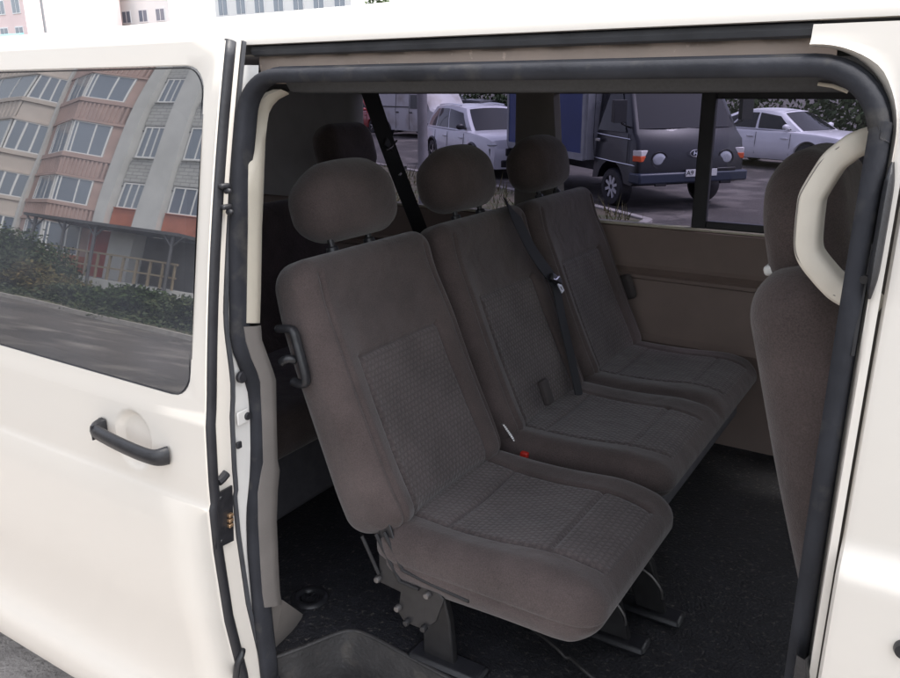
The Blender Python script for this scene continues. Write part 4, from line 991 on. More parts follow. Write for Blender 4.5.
WHITE = car_paint('car_white', (.82, .82, .83)); SILV = car_paint('car_silver', (.62, .62, .66)); DKCAR = car_paint('car_dark', (.03, .03, .035)); REDC = car_paint('car_red', (.32, .03, .03)); GREYC = car_paint('car_grey', (.16, .17, .18))
# white sedan (right), wheel base along +x
sedan = loft_car('white_sedan', 'white sedan with a dark windscreen parked past the truck', 4.8, 1.84,
    [(-2.35, .80, .82), (-2.28, .98, .90), (-1.9, 1.02, .97), (-1.2, .98, 1.0), (0, .95, 1.0), (1.0, .93, 1.0), (1.6, .90, .985), (2.1, .84, .93), (2.35, .76, .85), (2.42, .62, .80)],
    (-1.85, -1.0, .35, 1.12, .99, .93, 1.43, .84, .60), WHITE, .335, (-1.38, 1.42))
pw_ = at(805, 172, z=GZ); hd_ = _u(np.array([.90, -.43])); rt = np.array([hd_[1], -hd_[0]])
o_ = pw_[:2]-hd_*1.42-rt*.86; place(sedan, o_[0], o_[1], hd_)
# white estate SUV
suv = loft_car('silver_estate', 'silver estate with roof rails and dark cladding parked behind the grass verge', 4.8, 1.86,
    [(-2.35, .86, .86), (-2.30, 1.02, .93), (-1.8, 1.04, .98), (-1.0, 1.03, 1.0), (0, 1.02, 1.0), (1.0, 1.03, 1.0), (1.6, 1.0, .985), (2.1, .94, .93), (2.33, .86, .86), (2.40, .70, .82)],
    (-2.20, -1.85, .30, 1.10, 1.04, 1.01, 1.60, .85, .66), SILV, .36, (-1.40, 1.42), clad=PLAST, rails=True)
pw_ = at(434.5, 166, z=GZ); hd_ = _u(np.array([.80, -.60])); rt = np.array([hd_[1], -hd_[0]])
o_ = pw_[:2]+hd_*1.40-rt*.86; place(suv, o_[0], o_[1], hd_)
# others behind
for (u, v, hd_, lab, pt) in ((372, 131, (.95, -.3), 'small red car far off, left of the white delivery van', REDC), (455, 119, (.9, -.43), 'dark grey car half hidden behind the silver estate', GREYC)):
    k = loft_car('parked_car', lab, 4.3, 1.76, [(-2.1, .80, .86), (-2.05, .95, .92), (-1, .97, 1), (1, .94, 1), (1.7, .88, .96), (2.05, .78, .86), (2.1, .60, .82)],
        (-1.9, -1.35, .25, 1.05, .97, .93, 1.47, .80, .60), pt, .31, (-1.25, 1.3))
    p = at(u, v, z=GZ); place(k, p[0], p[1], hd_)
k = loft_car('parked_car', 'black car beyond the truck roof, mostly hidden', 4.3, 1.76, [(-2.1, .80, .86), (-2.05, .95, .92), (-1, .97, 1), (1, .94, 1), (1.7, .88, .96), (2.05, .78, .86), (2.1, .60, .82)],
    (-1.9, -1.35, .25, 1.05, .97, .93, 1.47, .80, .60), DKCAR, .31, (-1.25, 1.3)); place(k, -17.5, 31, (1, -.2))

# white delivery van far off
dvn = thing('delivery_van', 'dirty white delivery van standing far off behind the pole', 'van')
c = MB(); xs = [(-2.45, .30, 1.90, .86), (-2.40, .28, 1.95, .93), (0, .28, 1.98, .95), (.95, .28, 1.97, .95), (1.35, .28, 1.75, .95), (1.75, .28, 1.22, .93), (2.3, .28, 1.06, .88), (2.42, .30, .85, .82)]
rows = []
for x, z0, z1, w in xs:
    hf = [(w*.97, z0), (w, z0+.3), (w, min(1.1, z1*.8)), (w*.93 if z1 > 1.3 else w*.97, z1-.10), (w*.84, z1), (0, z1+.03)]; rows.append([(x, -y, z) for y, z in hf]+[(x, y, z) for y, z in hf[::-1][1:]])
c.grid(rows); k = len(rows[0])
for row in (rows[0], rows[-1]): c.add(row, [tuple(range(k))])
DVP = mat('dirty_white', (.55, .54, .54), .5, dark=(1.2, (.30, .26, .22), .5, .75)); c.build('body', DVP, dvn, ang=35)
for sg in (-1, 1):
    c = MB(); c.grid([[(x, sg*(.962 if z < 1.2 else .915), z) for z in (1.18, 1.72-max(0, x-1.0)*.9)] for x in (.35, .9, 1.25, 1.50)]); c.build('side_window', CARGL, dvn)
    c = MB(); c.add(*ellipsoid((1.45, sg*1.08, 1.25), (.07, .12, .13))); c.build('wing_mirror', PLAST, dvn)
    for x in (-.75, .28, 1.35): c = MB(); c.tube([(x, sg*.953, .35), (x, sg*.955, 1.1), (x, sg*.90, 1.8)], .008, 6); c.build('door_gap', RUBBER, dvn)
    c = MB(); c.box2((-2.2, sg*.93, 1.22), (.28, sg*.957, 1.26)); c.build('slide_rail', PLAST, dvn)
    for x in (-.6, .42): c = MB(); c.box((x, sg*.965, 1.02), (.18, .03, .05)); c.build('door_handle', PLAST, dvn)
    for a in (-1.5, 1.6): tyre(dvn, a, sg*.84, .33, .22, sg, 6)
c = MB(); c.grid([[(1.33+(1.72-z)*.78+.012, y, z+.02) for z in (1.28, 1.70)] for y in (-.78, 0, .78)]); c.build('windscreen', CARGL, dvn)
p = at(389, 136, z=GZ); hd_ = _u(np.array([.93, -.36])); rt = np.array([hd_[1], -hd_[0]]); o_ = p[:2]+hd_*1.5-rt*.84; place(dvn, o_[0], o_[1], hd_)

# cab-over truck with a blue box
NAVY = mat('truck_navy', (.006, .007, .012), .4, coat=.2, noise=(2, .1)); BLUEB = mat('box_blue', (.028, .05, .17), .55, noise=(2, .1), bump=(6, .05))
tk = thing('box_truck', 'dark cab-over truck with a blue cargo box, facing the van window', 'truck')
c = MB(); W2 = .85                               # cab, +x forward, front axle at x = 0
cabp = [(-.62, .42), (-.62, 1.98), (-.45, 2.03), (.10, 2.02), (.22, 1.96), (.62, 1.22), (.74, 1.10), (.80, .80), (.80, .46), (.66, .40), (.42, .42)]
arch = [(.42*math.cos(a), .33+.42*math.sin(a)) for a in np.linspace(.25, math.pi-.25, 9)]
outl = cabp+arch
rows = []
for f, ins in ((-1, .055), (-.985, .02), (-.94, 0), (0, -.0), (.94, 0), (.985, .02), (1, .055)):
    row = []
    for x, z in outl:
        cxm, czm = .05, 1.1; q = W2*f*(1-.16*max(0, z-1.15)/.9)
        xx = x-ins*np.sign(x-cxm)*(1 if abs(x) > .45 else 0); zz_ = z-ins*(1 if z > 1.9 else 0)
        xx += .05*(1-f*f) if x > .15 and z > .43 else 0
        row.append((xx, q, zz_))
    rows.append(row)
c.grid(rows, close_u=True); k = len(outl)
for row in (rows[0], rows[-1]): c.add(row, [tuple(range(k))])
cab = c.build('cab', NAVY, tk, ang=40)
def yq(z, f=1.0): return W2*f*(1-.16*max(0, z-1.15)/.9)
c = MB(); c.grid([[(.22+(1.93-z)*.541+.05*(1-f*f)+.012, yq(z, f), z+.01) for z in np.linspace(1.27, 1.92, 6)] for f in np.linspace(-.9, .9, 9)]); c.build('windscreen', CARGL, tk, ang=180)
for f0 in (-.55, .1):
    c = MB(); c.tube([(.60, f0*W2, 1.26), (.59, (f0+.25)*W2, 1.30), (.585, (f0+.62)*W2, 1.30)], .008, 6); c.build('wiper', RUBBER, tk)
for sg in (-1, 1):
    c = MB(); c.grid([[(-.46, sg*(yq(z)+.006), z) for z in (1.22, 1.5, 1.84)], [(.0, sg*(yq(z)+.006), z) for z in (1.22, 1.5, 1.84)], [(.40-(z-1.22)*.52, sg*(yq(z)+.006), z) for z in (1.22, 1.5, 1.84)]]); c.build('side_window', glass('truck_glass', (.5, .52, .55), 1.45) if sg < 0 else CARGL, tk)
    c = MB(); c.tube([(-.60, sg*(W2+.004), 1.17), (.0, sg*(W2+.006), 1.14), (.55, sg*(W2+.0), 1.12)], .010, 6); c.tube([(-.60, sg*(W2+.004), .76), (.0, sg*(W2+.008), .74), (.70, sg*(W2-.01), .72)], .011, 6); c.build('side_trim', CHROME, tk)
    c = MB(); c.box((.50, sg*(W2+.17), 1.55), (.09, .19, .34)); c.tube([(.45, sg*(W2-.02), 1.30), (.50, sg*(W2+.12), 1.36), (.50, sg*(W2+.14), 1.45)], .015, 8); c.build('wing_mirror', PLAST, tk, bevel=.03)
    c = MB(); c.box((-.42, sg*(W2+.012), 1.06), (.14, .02, .05)); c.build('door_handle', CHROME, tk, bevel=.006)
    c = MB(); c.tube([(-.56, sg*(W2+.002), 1.9), (-.58, sg*(W2+.004), 1.1), (-.52, sg*(W2+.004), .72)], .007, 6); c.tube([(.50, sg*(W2+.002), 1.2), (.48, sg*(W2+.004), .75)], .007, 6); c.build('door_gap', RUBBER, tk)
    c = MB(); c.lathe([(0, .02), (.05, .024), (.10, .015), (.115, .0), (.10, -.05)], (.80, sg*.53, .81), 'x', 24, mi=0); c.build('headlight', [mat('lamp_lens', (.42, .44, .47), .15, spec=.8)], tk)
    c = MB(); c.lathe([(.112, .018), (.128, .020), (.135, -.02)], (.80, sg*.53, .81), 'x', 24); c.build('lamp_ring', PLAST, tk)
    c = MB(); c.box((.72, sg*.775, .92), (.16, .15, .09), Matrix.Rotation(-sg*.3, 3, 'Z')); ind = c.build('corner_lamp', mat('lamp_clear', (.75, .72, .70), .25), tk, bevel=.01)
    c = MB(); c.box((.725, sg*.778, .835), (.16, .15, .09), Matrix.Rotation(-sg*.3, 3, 'Z')); c.build('indicator', mat('lamp_orange', (.75, .12, .04), .3), tk, bevel=.01)
    for a in (0, -2.45): tyre(tk, a, sg*.735, .315, .20, sg, 8, hubmat=mat('hub_silver', (.72, .72, .74), .35, metal=.4))
c = MB(); c.box((.83, 0, .53), (.12, 1.74, .17)); c.box((.70, -.84, .53), (.26, .06, .17)); c.box((.70, .84, .53), (.26, .06, .17)); bp_ = c.build('bumper', mat('bumper_blue', (.03, .04, .065), .4), tk, bevel=.03)
c = MB(); c.box((.86, .52, .64), (.04, .3, .05)); c.box((.86, -.52, .45), (.04, .18, .08)); c.box((.86, .52, .45), (.04, .18, .08)); c.build('fog_lamp', PLAST, tk, bevel=.01)
c = MB(); c.box((.895, .10, .60), (.012, .50, .112)); pl = c.build('number_plate', WHITEP, tk, bevel=.003)
def text(body, size, M, m, parent, name='lettering', ext=.002):
    cu = bpy.data.curves.new(name, 'FONT'); cu.body = body; cu.size = size; cu.extrude = ext; cu.align_x = 'CENTER'; cu.align_y = 'CENTER'
    o = bpy.data.objects.new('tmp', cu); COL.objects.link(o); dg = bpy.context.evaluated_depsgraph_get(); dg.update()
    me = bpy.data.meshes.new_from_object(o.evaluated_get(dg)); bpy.data.objects.remove(o)
    me.name = name; me.materials.clear(); me.materials.append(m); return finish(me, name, parent, False, M=M)
FR = Matrix(((0, 0, 1, 0), (1, 0, 0, 0), (0, 1, 0, 0), (0, 0, 0, 1)))       # text facing +x
text('A9', .10, Matrix.Translation((.902, -.085, .60))@FR, PLAST, pl)
c = MB(); c.tube([(.868, .085*math.cos(a), .90+.052*math.sin(a)) for a in np.linspace(0, 2*math.pi, 24, endpoint=False)], .007, 6, closed=True, up=(1, 0, 0))
o_ = text('H', .085, Matrix.Translation((.866, 0, .90))@FR@Matrix(((1, .35, 0, 0), (0, 1, 0, 0), (0, 0, 1, 0), (0, 0, 0, 1))), CHROME, tk, 'emblem')
c.build('emblem_ring', CHROME, tk)
c = MB(); c.box2((-3.6, -.35, .42), (.2, .35, .60)); c.build('chassis', DARKT, tk)
c = MB(); c.box2((-3.95, -.95, .72), (-.72, .95, 2.55)); bx = c.build('cargo_box', BLUEB, tk, bevel=.01)
GREYB = mat('box_frame', (.30, .31, .33), .6, noise=(4, .15))
c = MB()
for sg in (-1, 1):
    c.box2((-.78, sg*.90, .70), (-.70, sg*.965, 2.57)); c.box2((-3.97, sg*.90, .70), (-3.89, sg*.965, 2.57)); c.box2((-3.9, sg*.91, .68), (-.72, sg*.967, .80)); c.box2((-3.9, sg*.91, 2.48), (-.72, sg*.967, 2.58))
c.build('box_edging', GREYB, tk)
c = MB(); c.box2((-.715, -.93, .70), (-.64, .93, 2.56)); c.build('box_front', GREYB, tk)
RS = Matrix(((1, 0, 0, 0), (0, 0, -1, 0), (0, 1, 0, 0), (0, 0, 0, 1)))       # text facing -y
text('CC', .17, Matrix.Translation((-.56, -W2*.90-.004, 1.86))@RS, GREYB, cab, 'side_lettering'); text('07', .17, Matrix.Translation((-.56, -W2*.945-.008, 1.62))@RS, GREYB, cab, 'side_lettering')
p = at(611.5, 205.5, z=GZ); hd_ = _u(np.array([.77, -.64])); rt = np.array([hd_[1], -hd_[0]]); o_ = p[:2]-rt*.80*1.24; place(tk, o_[0], o_[1], hd_); tk.scale = (1.18, 1.24, 1.08)

# ------------------------------------------------------------------ trees beyond the parked cars
def tree(x, y, h, r_, seed, label, m=LEAFD):
    t = thing('tree', label, 'tree', (x, y, 0), 'trees behind the parked cars'); rg = np.random.default_rng(seed); c = MB()
    top = (x+rg.normal()*.3, y+rg.normal()*.3, h*.75); c.tube([(x, y, -.1), (x+.1, y, h*.3), top], .16, 10)
    blobs = []
    for k in range(13):
        a = rg.random()*6.28; rr_ = r_*rg.random()**.5*.75; z = h*(.28+.62*rg.random()); q = (x+rr_*math.cos(a), y+rr_*math.sin(a), z); s_ = r_*(.28+.25*rg.random())
        blobs.append((q, (s_, s_, s_*.75))); c.tube([(x, y, h*.25+.2*k/13*h), ((x+q[0])/2, (y+q[1])/2, z-.3), q], .05, 6)
    c.build('trunk', BARK, t, ang=180); leaf_obj('crown', blobs, 4200, .16, seed, m, t)
    t.location.z = GZ
tr = [(-26, 36, 6.5, 3.0, 'broad dark tree at the far left of the row'), (-20, 39, 7.5, 3.2, 'tall dark tree behind the delivery van'), (-14, 36, 7, 3.4, 'dark leafy tree over the silver estate'), (-8, 34, 7.5, 3.3, 'dark tree behind the truck box'), (-2.5, 32, 7, 3.4, 'dark tree above the truck cab'), (2.5, 30, 6.5, 3.2, 'dark tree behind the white sedan'), (7.5, 29, 7, 3.3, 'dark tree at the right end of the row')]
for i, (x, y, h, r_, lab) in enumerate(tr): tree(x, y, h, r_, 20+i, lab)
for i, (x, y, w) in enumerate(((-24, 33, 5), (-13, 31, 5.5), (-3, 27.5, 5), (5, 25.5, 5))):
    o = leaf_obj('hedge', [((x+dx, y-.25*dx, GZ+.9+.25*math.sin(dx*3+i)), (1.0, .8, 1.05)) for dx in np.linspace(-w, w, 9)], 4200, .11, 50+i, LEAFD)
    tag(o, ['low dark hedge at the far left under the trees', 'dark hedge behind the silver estate', 'dark hedge behind the truck', 'dark hedge behind the white sedan'][i], 'hedge', 'hedges under the trees')

# ------------------------------------------------------------------ apartment house across the yard (mirrored in the door glass)
HY = -16.5
PINK = mat('salmon_panel', (.42, .30, .27), .8, noise=(1.5, .1), bump=(12, .1)); PALE = mat('pale_panel', (.52, .46, .42), .8, noise=(1.5, .08)); CONC = mat('grey_panel', (.44, .44, .44), .85, noise=(2, .1), bump=(20, .15)); PIL = mat('pilaster_grey', (.56, .56, .55), .85, noise=(1.2, .08)); ORNG = mat('orange_panel', (.42, .14, .085), .75, noise=(3, .12)); TEAL = mat('teal_panel', (.20, .42, .42), .75, noise=(3, .1)); FRAME = mat('window_white', (.75, .75, .75), .5); WOOD = mat('wood_rail', (.27, .22, .16), .7)
def brick_mat():
    m = mat('grey_brick', (.5, .5, .49), .85); nt = m.node_tree; b = nt.nodes['Principled BSDF']; tc = nt.nodes.new('ShaderNodeTexCoord'); sp = nt.nodes.new('ShaderNodeSeparateXYZ'); cb = nt.nodes.new('ShaderNodeCombineXYZ'); br = nt.nodes.new('ShaderNodeTexBrick')
    L = nt.links.new; L(tc.outputs['Object'], sp.inputs[0]); L(sp.outputs['X'], cb.inputs[0]); L(sp.outputs['Z'], cb.inputs[1]); L(cb.outputs[0], br.inputs['Vector'])
    br.inputs['Scale'].default_value = 1; br.inputs['Brick Width'].default_value = .5; br.inputs['Row Height'].default_value = .16; br.inputs['Mortar Size'].default_value = .016
    br.inputs['Color1'].default_value = (.48, .48, .47, 1); br.inputs['Color2'].default_value = (.42, .42, .41, 1); br.inputs['Mortar'].default_value = (.27, .27, .27, 1); L(br.outputs['Color'], b.inputs['Base Color']); return m
BRICK = brick_mat()
hs = thing('apartment_house', 'long panel apartment house with salmon bays, mirrored in the door glass', 'apartment building', (-24, HY-6, 0))
NF = 6; FH = 2.55; S0 = 1.60; TOP = S0+FH*NF+.8
c = MB(); c.box2((-52, HY-12, 0), (2, HY-.02, TOP)); c.build('wall', CONC, hs)
c = MB(); c.box2((-52.2, HY-12.2, TOP), (2.2, HY+.3, TOP+.35)); c.build('roof', CONC, hs)
def window(x0, x1, z0, z1, y0, y1=None, nm=3, splits=None, d=.05):
    """frame with mullions from (x0, y0) to (x1, y1), pane a child"""
    y1 = y0 if y1 is None else y1; c = MB(); ln = math.hypot(x1-x0, y1-y0); ang = math.atan2(y1-y0, x1-x0); Rz = Matrix.Rotation(ang, 3, 'Z')
    def b(s0, s1, za, zb_): m_ = (s0+s1)/2; c.box((x0+math.cos(ang)*m_, y0+math.sin(ang)*m_, (za+zb_)/2), (abs(s1-s0), d, abs(zb_-za)), Rz)
    w = .06; b(0, ln, z0, z0+w); b(0, ln, z1-w, z1)
    for s_ in (splits or [i/nm for i in range(nm+1)]): cc = min(max(s_*ln, w/2), ln-w/2); b(cc-w/2, cc+w/2, z0+w, z1-w)
    fr_ = c.build('window', FRAME, hs, smooth=False)
    c = MB(); c.box(((x0+x1)/2, (y0+y1)/2, (z0+z1)/2), (ln-.04, .015, z1-z0-.04), Rz); c.build('pane', PANEGL, fr_, smooth=False)
def ribbed(mb, x0, y0, x1, y1, z0, z1, n, dep=.05):
    pts = []; nx_, ny_ = -(y1-y0), (x1-x0); l_ = math.hypot(nx_, ny_); nx_, ny_ = nx_/l_, ny_/l_
    for k in range(n):
        for f, o in ((0, 0), (.42, 0), (.5, dep), (.92, dep)):
            t = (k+f)/n; pts.append((x0+(x1-x0)*t+nx_*o, y0+(y1-y0)*t+ny_*o))
    pts.append((x1, y1)); mb.grid([[(x, y, z0) for x, y in pts], [(x, y, z1) for x, y in pts]])
def bay(xr, xl, apex, m, m0):
    """angular loggia between xr (right, larger x) and xl, its prow at apex"""
    ya, ye = HY+.95, HY+.10
    segs = sorted([(xl, ye), (apex, ya), (xr, ye)])
    for k in range(NF+1):
        z1 = S0+FH*k; z0 = 0.0 if k == 0 else S0+FH*(k-1)+1.42
        if k == NF: z1 = z0+.9
        c = MB(); c.prism([(segs[0][0], HY, z0), (segs[0][0], segs[0][1]-.03, z0), (segs[1][0], segs[1][1]-.03, z0), (segs[2][0], segs[2][1]-.03, z0), (segs[2][0], HY, z0)], (0, 0, z1-z0))
        for (a, b_) in ((segs[0], segs[1]), (segs[1], segs[2])):
            long_ = abs(b_[0]-a[0]) > 1.9
            if long_: ribbed(c, a[0], a[1], b_[0], b_[1], z0+.12, z1-.22, 12, .045)
        for (za, zb_) in ((z1-.20, z1+.01), (z0-.01, z0+.10)):
            if k == 0 and za < .2: continue
            c.prism([(segs[0][0], HY, za), (segs[0][0], segs[0][1]+.06, za), (segs[1][0], segs[1][1]+.08, za), (segs[2][0], segs[2][1]+.06, za), (segs[2][0], HY, za)], (0, 0, zb_-za))
        c.build('bay_front', m0 if k == 0 else m, hs, smooth=False)
        if k < NF:
            for (a, b_) in ((segs[0], segs[1]), (segs[1], segs[2])):
                long_ = abs(b_[0]-a[0]) > 1.9
                g0 = .03
                if long_:
                    # solid panel beside the glass, as the salmon piers in the photo
                    window(a[0]+(b_[0]-a[0])*(0.02 if b_[0] > a[0] and a[0] == segs[1][0] else .22), a[0]+(b_[0]-a[0])*(.78 if a[0] == segs[1][0] else .98), z1, z1+1.42, a[1]+(b_[1]-a[1])*(.02 if a[0] == segs[1][0] else .22), a[1]+(b_[1]-a[1])*(.78 if a[0] == segs[1][0] else .98), splits=[0, .12, .62, 1])
                else: window(a[0]+(b_[0]-a[0])*.03, a[0]+(b_[0]-a[0])*.97, z1, z1+1.42, a[1]+(b_[1]-a[1])*.03, a[1]+(b_[1]-a[1])*.97, nm=3)
    c = MB()
    for (a, b_) in ((segs[0], segs[1]), (segs[1], segs[2])):
        if abs(b_[0]-a[0]) > 1.9:
            t0, t1 = (.785, 1.0) if a[0] == segs[1][0] else (0.0, .215)
            c.prism([(a[0]+(b_[0]-a[0])*t0, a[1]+(b_[1]-a[1])*t0, S0), (a[0]+(b_[0]-a[0])*t1, a[1]+(b_[1]-a[1])*t1, S0), (a[0]+(b_[0]-a[0])*t1, HY, S0), (a[0]+(b_[0]-a[0])*t0, HY, S0)], (0, 0, FH*NF-.6))
    c.build('bay_pier', m, hs, smooth=False)
bay(-24.2, -28.8, -26.1, PINK, ORNG)
bay(-28.95, -34.2, -29.8, PALE, TEAL)
bay(-43, -47.2, -45.8, PINK, ORNG)
for (x0, x1) in ((-24.17, -23.58), (-22.25, -21.15), (-28.94, -28.80), (-35.2, -34.7), (-19.0, -18.2), (-42.9, -42.3)):
    c = MB(); c.box2((x0, HY-.02, 0), (x1, HY+.24, TOP-.2)); c.build('pilaster', PIL, hs, smooth=False)
for (x0, x1, low) in ((-23.55, -22.28, ORNG), (-21.12, -19.05, ORNG), (-18.15, -15.8, CONC), (-38.5, -36.0, CONC), (-14.5, -12.2, CONC), (-10.5, -8.2, CONC), (-41.5, -39.5, CONC)):
    for k in range(NF):
        z0 = S0+.18+FH*k; window(x0+.12, x1-.12, z0, z0+1.35, HY+.03, nm=3)
        c = MB(); c.box2((x0+.03, HY-.01, z0-1.15 if k else .9), (x1-.03, HY+.05, z0-.04)); c.box2((x0+.08, HY, z0-.05), (x1-.08, HY+.12, z0-.012)); c.build('spandrel', low if k == 1 else BRICK, hs, smooth=False)
c = MB()
for k in range(1, NF+1): c.box2((-51.9, HY-.01, S0+FH*k-1.22), (1.9, HY+.012, S0+FH*k-1.18))
c.build('panel_joint', RAIL, hs, smooth=False)
for k in range(5):
    for xx in (-6.5, -3.0): window(xx, xx+1.8, S0+FH*k+.1, S0+FH*k+1.5, HY+.03)
# entrance porch: canopy on posts, red door wall, railing, steps
pc = thing('entrance_porch', 'entrance porch with a flat dark canopy on posts and a wooden railing', 'porch', (-21.5, HY+1.2, 0))
cz = 2.98
c = MB(); c.box2((-25.0, HY+.26, cz), (-17.4, HY+2.3, cz+.14)); c.build('canopy', mat('canopy_dark', (.07, .07, .075), .7, noise=(4, .2)), pc)
POSTM = mat('post_dark', (.10, .10, .11), .6)
for x in (-24.6, -22.9, -21.1, -17.8):
    c = MB(); c.cyl((x, HY+2.15, 0), (x, HY+2.15, cz), .055, 10)
    for s_ in (-1, 1): c.cyl((x, HY+2.15, cz-.5), (x+s_*.45, HY+2.15, cz), .03, 8)
    c.build('post', POSTM, pc)
c = MB(); c.box2((-24.02, HY+.005, .9), (-22.36, HY+.30, cz-.02)); c.build('red_wall', mat('red_door_wall', (.34, .05, .035), .6, noise=(3, .15)), pc)
c = MB(); c.box2((-21.3, HY+.005, .9), (-17.6, HY+.34, cz-.02)); c.build('grey_wall', mat('porch_grey', (.13, .125, .125), .8, noise=(2, .15)), pc)
c = MB(); c.box2((-22.35, HY+.25, 0), (-21.32, HY+.75, cz)); c.build('pier', PIL, pc)
c = MB(); c.box2((-24.4, HY+.26, 0), (-17.6, HY+2.0, .9))
for k in range(5): c.box2((-24.4-.28*(k+1), HY+.3, 0), (-24.4-.28*k, HY+1.8, .9-.17*(k+1)))
c.build('steps', CONC, pc, smooth=False)
c = MB()
for x in np.arange(-24.3, -17.6, .55): c.box2((x-.03, HY+1.93, .9), (x+.03, HY+1.99, 1.85))
c.box2((-24.4, HY+1.92, 1.80), (-17.6, HY+2.0, 1.87)); c.box2((-24.4, HY+1.93, 1.3), (-17.6, HY+1.97, 1.36)); c.build('railing', WOOD, pc, smooth=False)
# bushes in front of the house, kerb of the road
c = MB(); c.box2((-60, -9.35, 0), (12, -9.2, .13)); struct(c.build('kerb', KERB))
c = MB(); c.prism([(-60, -9.36, .004), (12, -9.36, .004), (12, HY+.0, .004), (-60, HY, .004)], (0, 0, .10)); struct(c.build('front_lawn', SOIL, smooth=False))
bs = [(-21.8, -12.0, 2.2, 1.9, 5200, LEAFD, 'tall dense bush at the left end of the row before the house'), (-19.6, -11.6, 1.45, 1.3, 4200, LEAFB, 'green bush before the salmon bay'), (-17.8, -11.2, 1.15, 1.2, 3600, LEAFA, 'yellowing bush before the canopy end'), (-16.2, -11.2, .75, 1.2, 3600, LEAFB, 'low green bush before the porch steps'), (-14.4, -10.9, .95, 1.1, 3600, LEAFD, 'dark bush below the porch railing'), (-12.3, -10.8, .95, 1.2, 3200, LEAFB, 'bush at the near end of the row')]
for i, (x, y, h, r_, n, m, lab) in enumerate(bs):
    rg = np.random.default_rng(70+i); bl_ = [((x+rg.normal()*r_*.6, y+rg.normal()*r_*.35, h*(.2+.62*rg.random())), (r_*.42, r_*.36, h*.26)) for k in range(15)]
    o = leaf_obj('bush', bl_, int(n*2.2), .055, 70+i, m, zmin=.05); tag(o, lab, 'bush', 'bushes before the apartment house')
o = leaf_obj('ground_cover', [((x, -10.1+.3*math.sin(x*1.3), .15), (.9, .8, .28)) for x in np.arange(-40, -4, 1.0)], 16000, .05, 99, LEAFB, zmin=.05); tag(o, 'low weeds along the kerb before the bushes', 'weeds', kind='stuff')

# ------------------------------------------------------------------ pale blocks far behind the van roof
def far_block(name, label, u0, u1, Y, ztop, m, rows_, cols, wm, depth=14, zwin=(0, 1), zb=0.0):
    a = at(u0, 20, y=Y); b_ = at(u1, 20, y=Y); t = thing(name, label, 'apartment building', ((a[0]+b_[0])/2, Y, 0))
    c = MB(); c.box2((a[0], Y, 0), (b_[0], Y+depth, ztop)); c.build('wall', m, t, smooth=False)
    fh = ztop/rows_; w = (b_[0]-a[0])/cols
    for i in range(rows_):
        for j in range(cols):
            x = a[0]+w*(j+.5); z = fh*(i+.55)
            c = MB(); c.box((x, Y-.03, z), (w*.52, .12, fh*.55)); f_ = c.build('window', FRAME, t, smooth=False)
            c = MB(); c.box((x-w*.12, Y-.10, z), (w*.20, .04, fh*.46)); c.box((x+w*.13, Y-.10, z), (w*.20, .04, fh*.46)); c.build('pane', PANEGL, f_, smooth=False)
    return t
WALLP = mat('far_wall_pale', (.78, .77, .75), .85, noise=(.2, .05)); WALLR = mat('far_wall_rose', (.78, .62, .60), .85, noise=(.2, .05)); GREYW = mat('far_wall_grey', (.30, .31, .34), .85)
far_block('apartment_block', 'pale block with grey bands and paired windows behind the van roof', 216, 352, 46, 15, WALLP, 5, 7, PANEGL)
far_block('apartment_block', 'far rose block at the top left corner of the view', -60, 26, 62, 26, WALLR, 8, 6, PANEGL)
far_block('apartment_block', 'far pale block between the rose block and the banded block', 44, 170, 78, 22, WALLP, 7, 8, PANEGL)
c = MB()
p = at(46, 34, y=30); c.cyl((p[0], p[1], 0), (p[0], p[1], 9.5), .10, 12, r2=.07); lm = c.build('street_lamp', mat('lamp_post_grey', (.25, .25, .26), .6)); tag(lm, 'thin street lamp standing far off above the van roof at left', 'street lamp')
c = MB(); c.tube([(p[0], p[1], 9.5), (p[0]+.4, p[1]-.2, 9.9), (p[0]+1.4, p[1]-.6, 10)], .05, 8); c.box((p[0]+1.6, p[1]-.7, 10), (.6, .25, .12)); c.build('lamp_head', PLAST, lm)
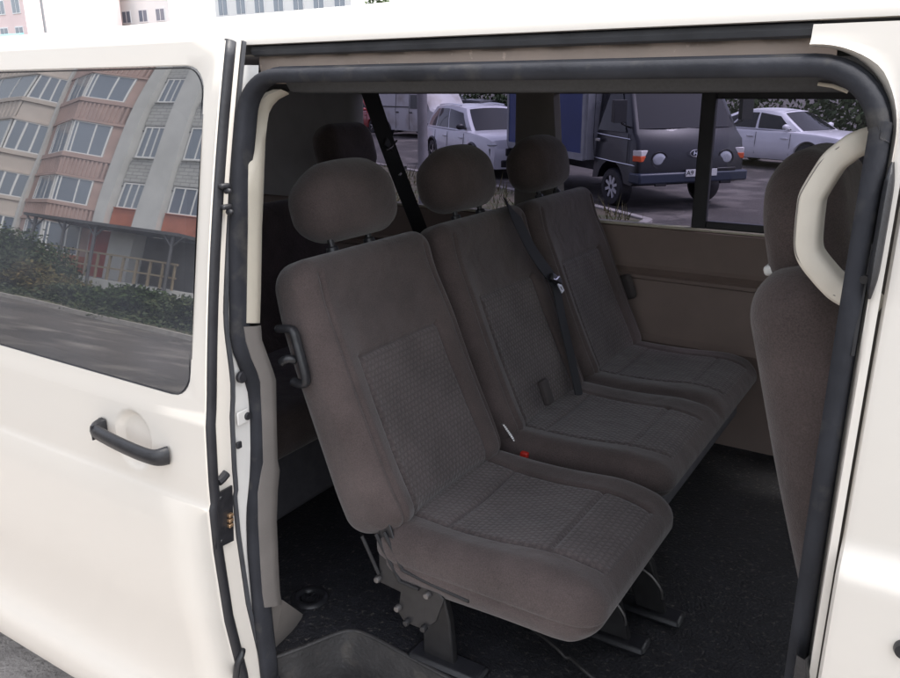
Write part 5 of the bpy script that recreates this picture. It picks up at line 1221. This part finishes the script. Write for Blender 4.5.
k = thing('kiosk', 'small kiosk with a teal roof far off at the left', 'kiosk', (0, 0, 0)); p = at(-14, 44, y=26); k.location = (p[0], p[1], 0); WL[k.name] = Matrix.Translation((p[0], p[1], 0))
c = MB(); c.box2((p[0]-2, p[1], 0), (p[0]+1.2, p[1]+3, 2.6)); c.build('walls', WALLP, k); c = MB(); c.prism([(p[0]-2.3, p[1]-.4, p[2]-.25), (p[0]+1.5, p[1]-.4, p[2]-.25), (p[0]+1.4, p[1]+1.5, p[2]+.5), (p[0]-2.2, p[1]+1.5, p[2]+.5)], (0, 0, .1)); c.build('roof', TEAL, k)

# ------------------------------------------------------------------ light
SE, SAZ = R(64), (.86, .51)     # elevation, horizontal direction towards the sun
sd_ = Vector((SAZ[0]*math.cos(SE), SAZ[1]*math.cos(SE), math.sin(SE))).normalized()
sl_ = bpy.data.lights.new('sun', 'SUN'); sl_.energy = 1.2; sl_.angle = R(12); sl_.color = (1, .955, .89); so = bpy.data.objects.new('sun', sl_); COL.objects.link(so)
so.rotation_euler = sd_.to_track_quat('Z', 'Y').to_euler(); so.location = (0, 0, 20)
w = bpy.data.worlds.new('World'); scene.world = w; w.use_nodes = True; nt = w.node_tree
sky = nt.nodes.new('ShaderNodeTexSky'); sky.sky_type = 'NISHITA'; sky.sun_disc = False; sky.sun_elevation = SE; sky.sun_rotation = math.atan2(SAZ[0], SAZ[1]); sky.dust_density = 2.5; sky.air_density = 1.0; sky.ozone_density = 1
hz_ = nt.nodes.new('ShaderNodeHueSaturation'); hz_.inputs['Saturation'].default_value = .30     # thin white overcast veils the blue
nt.links.new(sky.outputs[0], hz_.inputs['Color']); nt.links.new(hz_.outputs['Color'], nt.nodes['Background'].inputs['Color']); nt.nodes['Background'].inputs['Strength'].default_value = .15
vs_ = scene.view_settings; vs_.view_transform = 'Standard'; vs_.look = 'None'; vs_.gamma = 1; vs_.use_curve_mapping = False; vs_.exposure = 1.85
scene.cycles.max_bounces = 10; scene.cycles.diffuse_bounces = 5; scene.cycles.transparent_max_bounces = 16
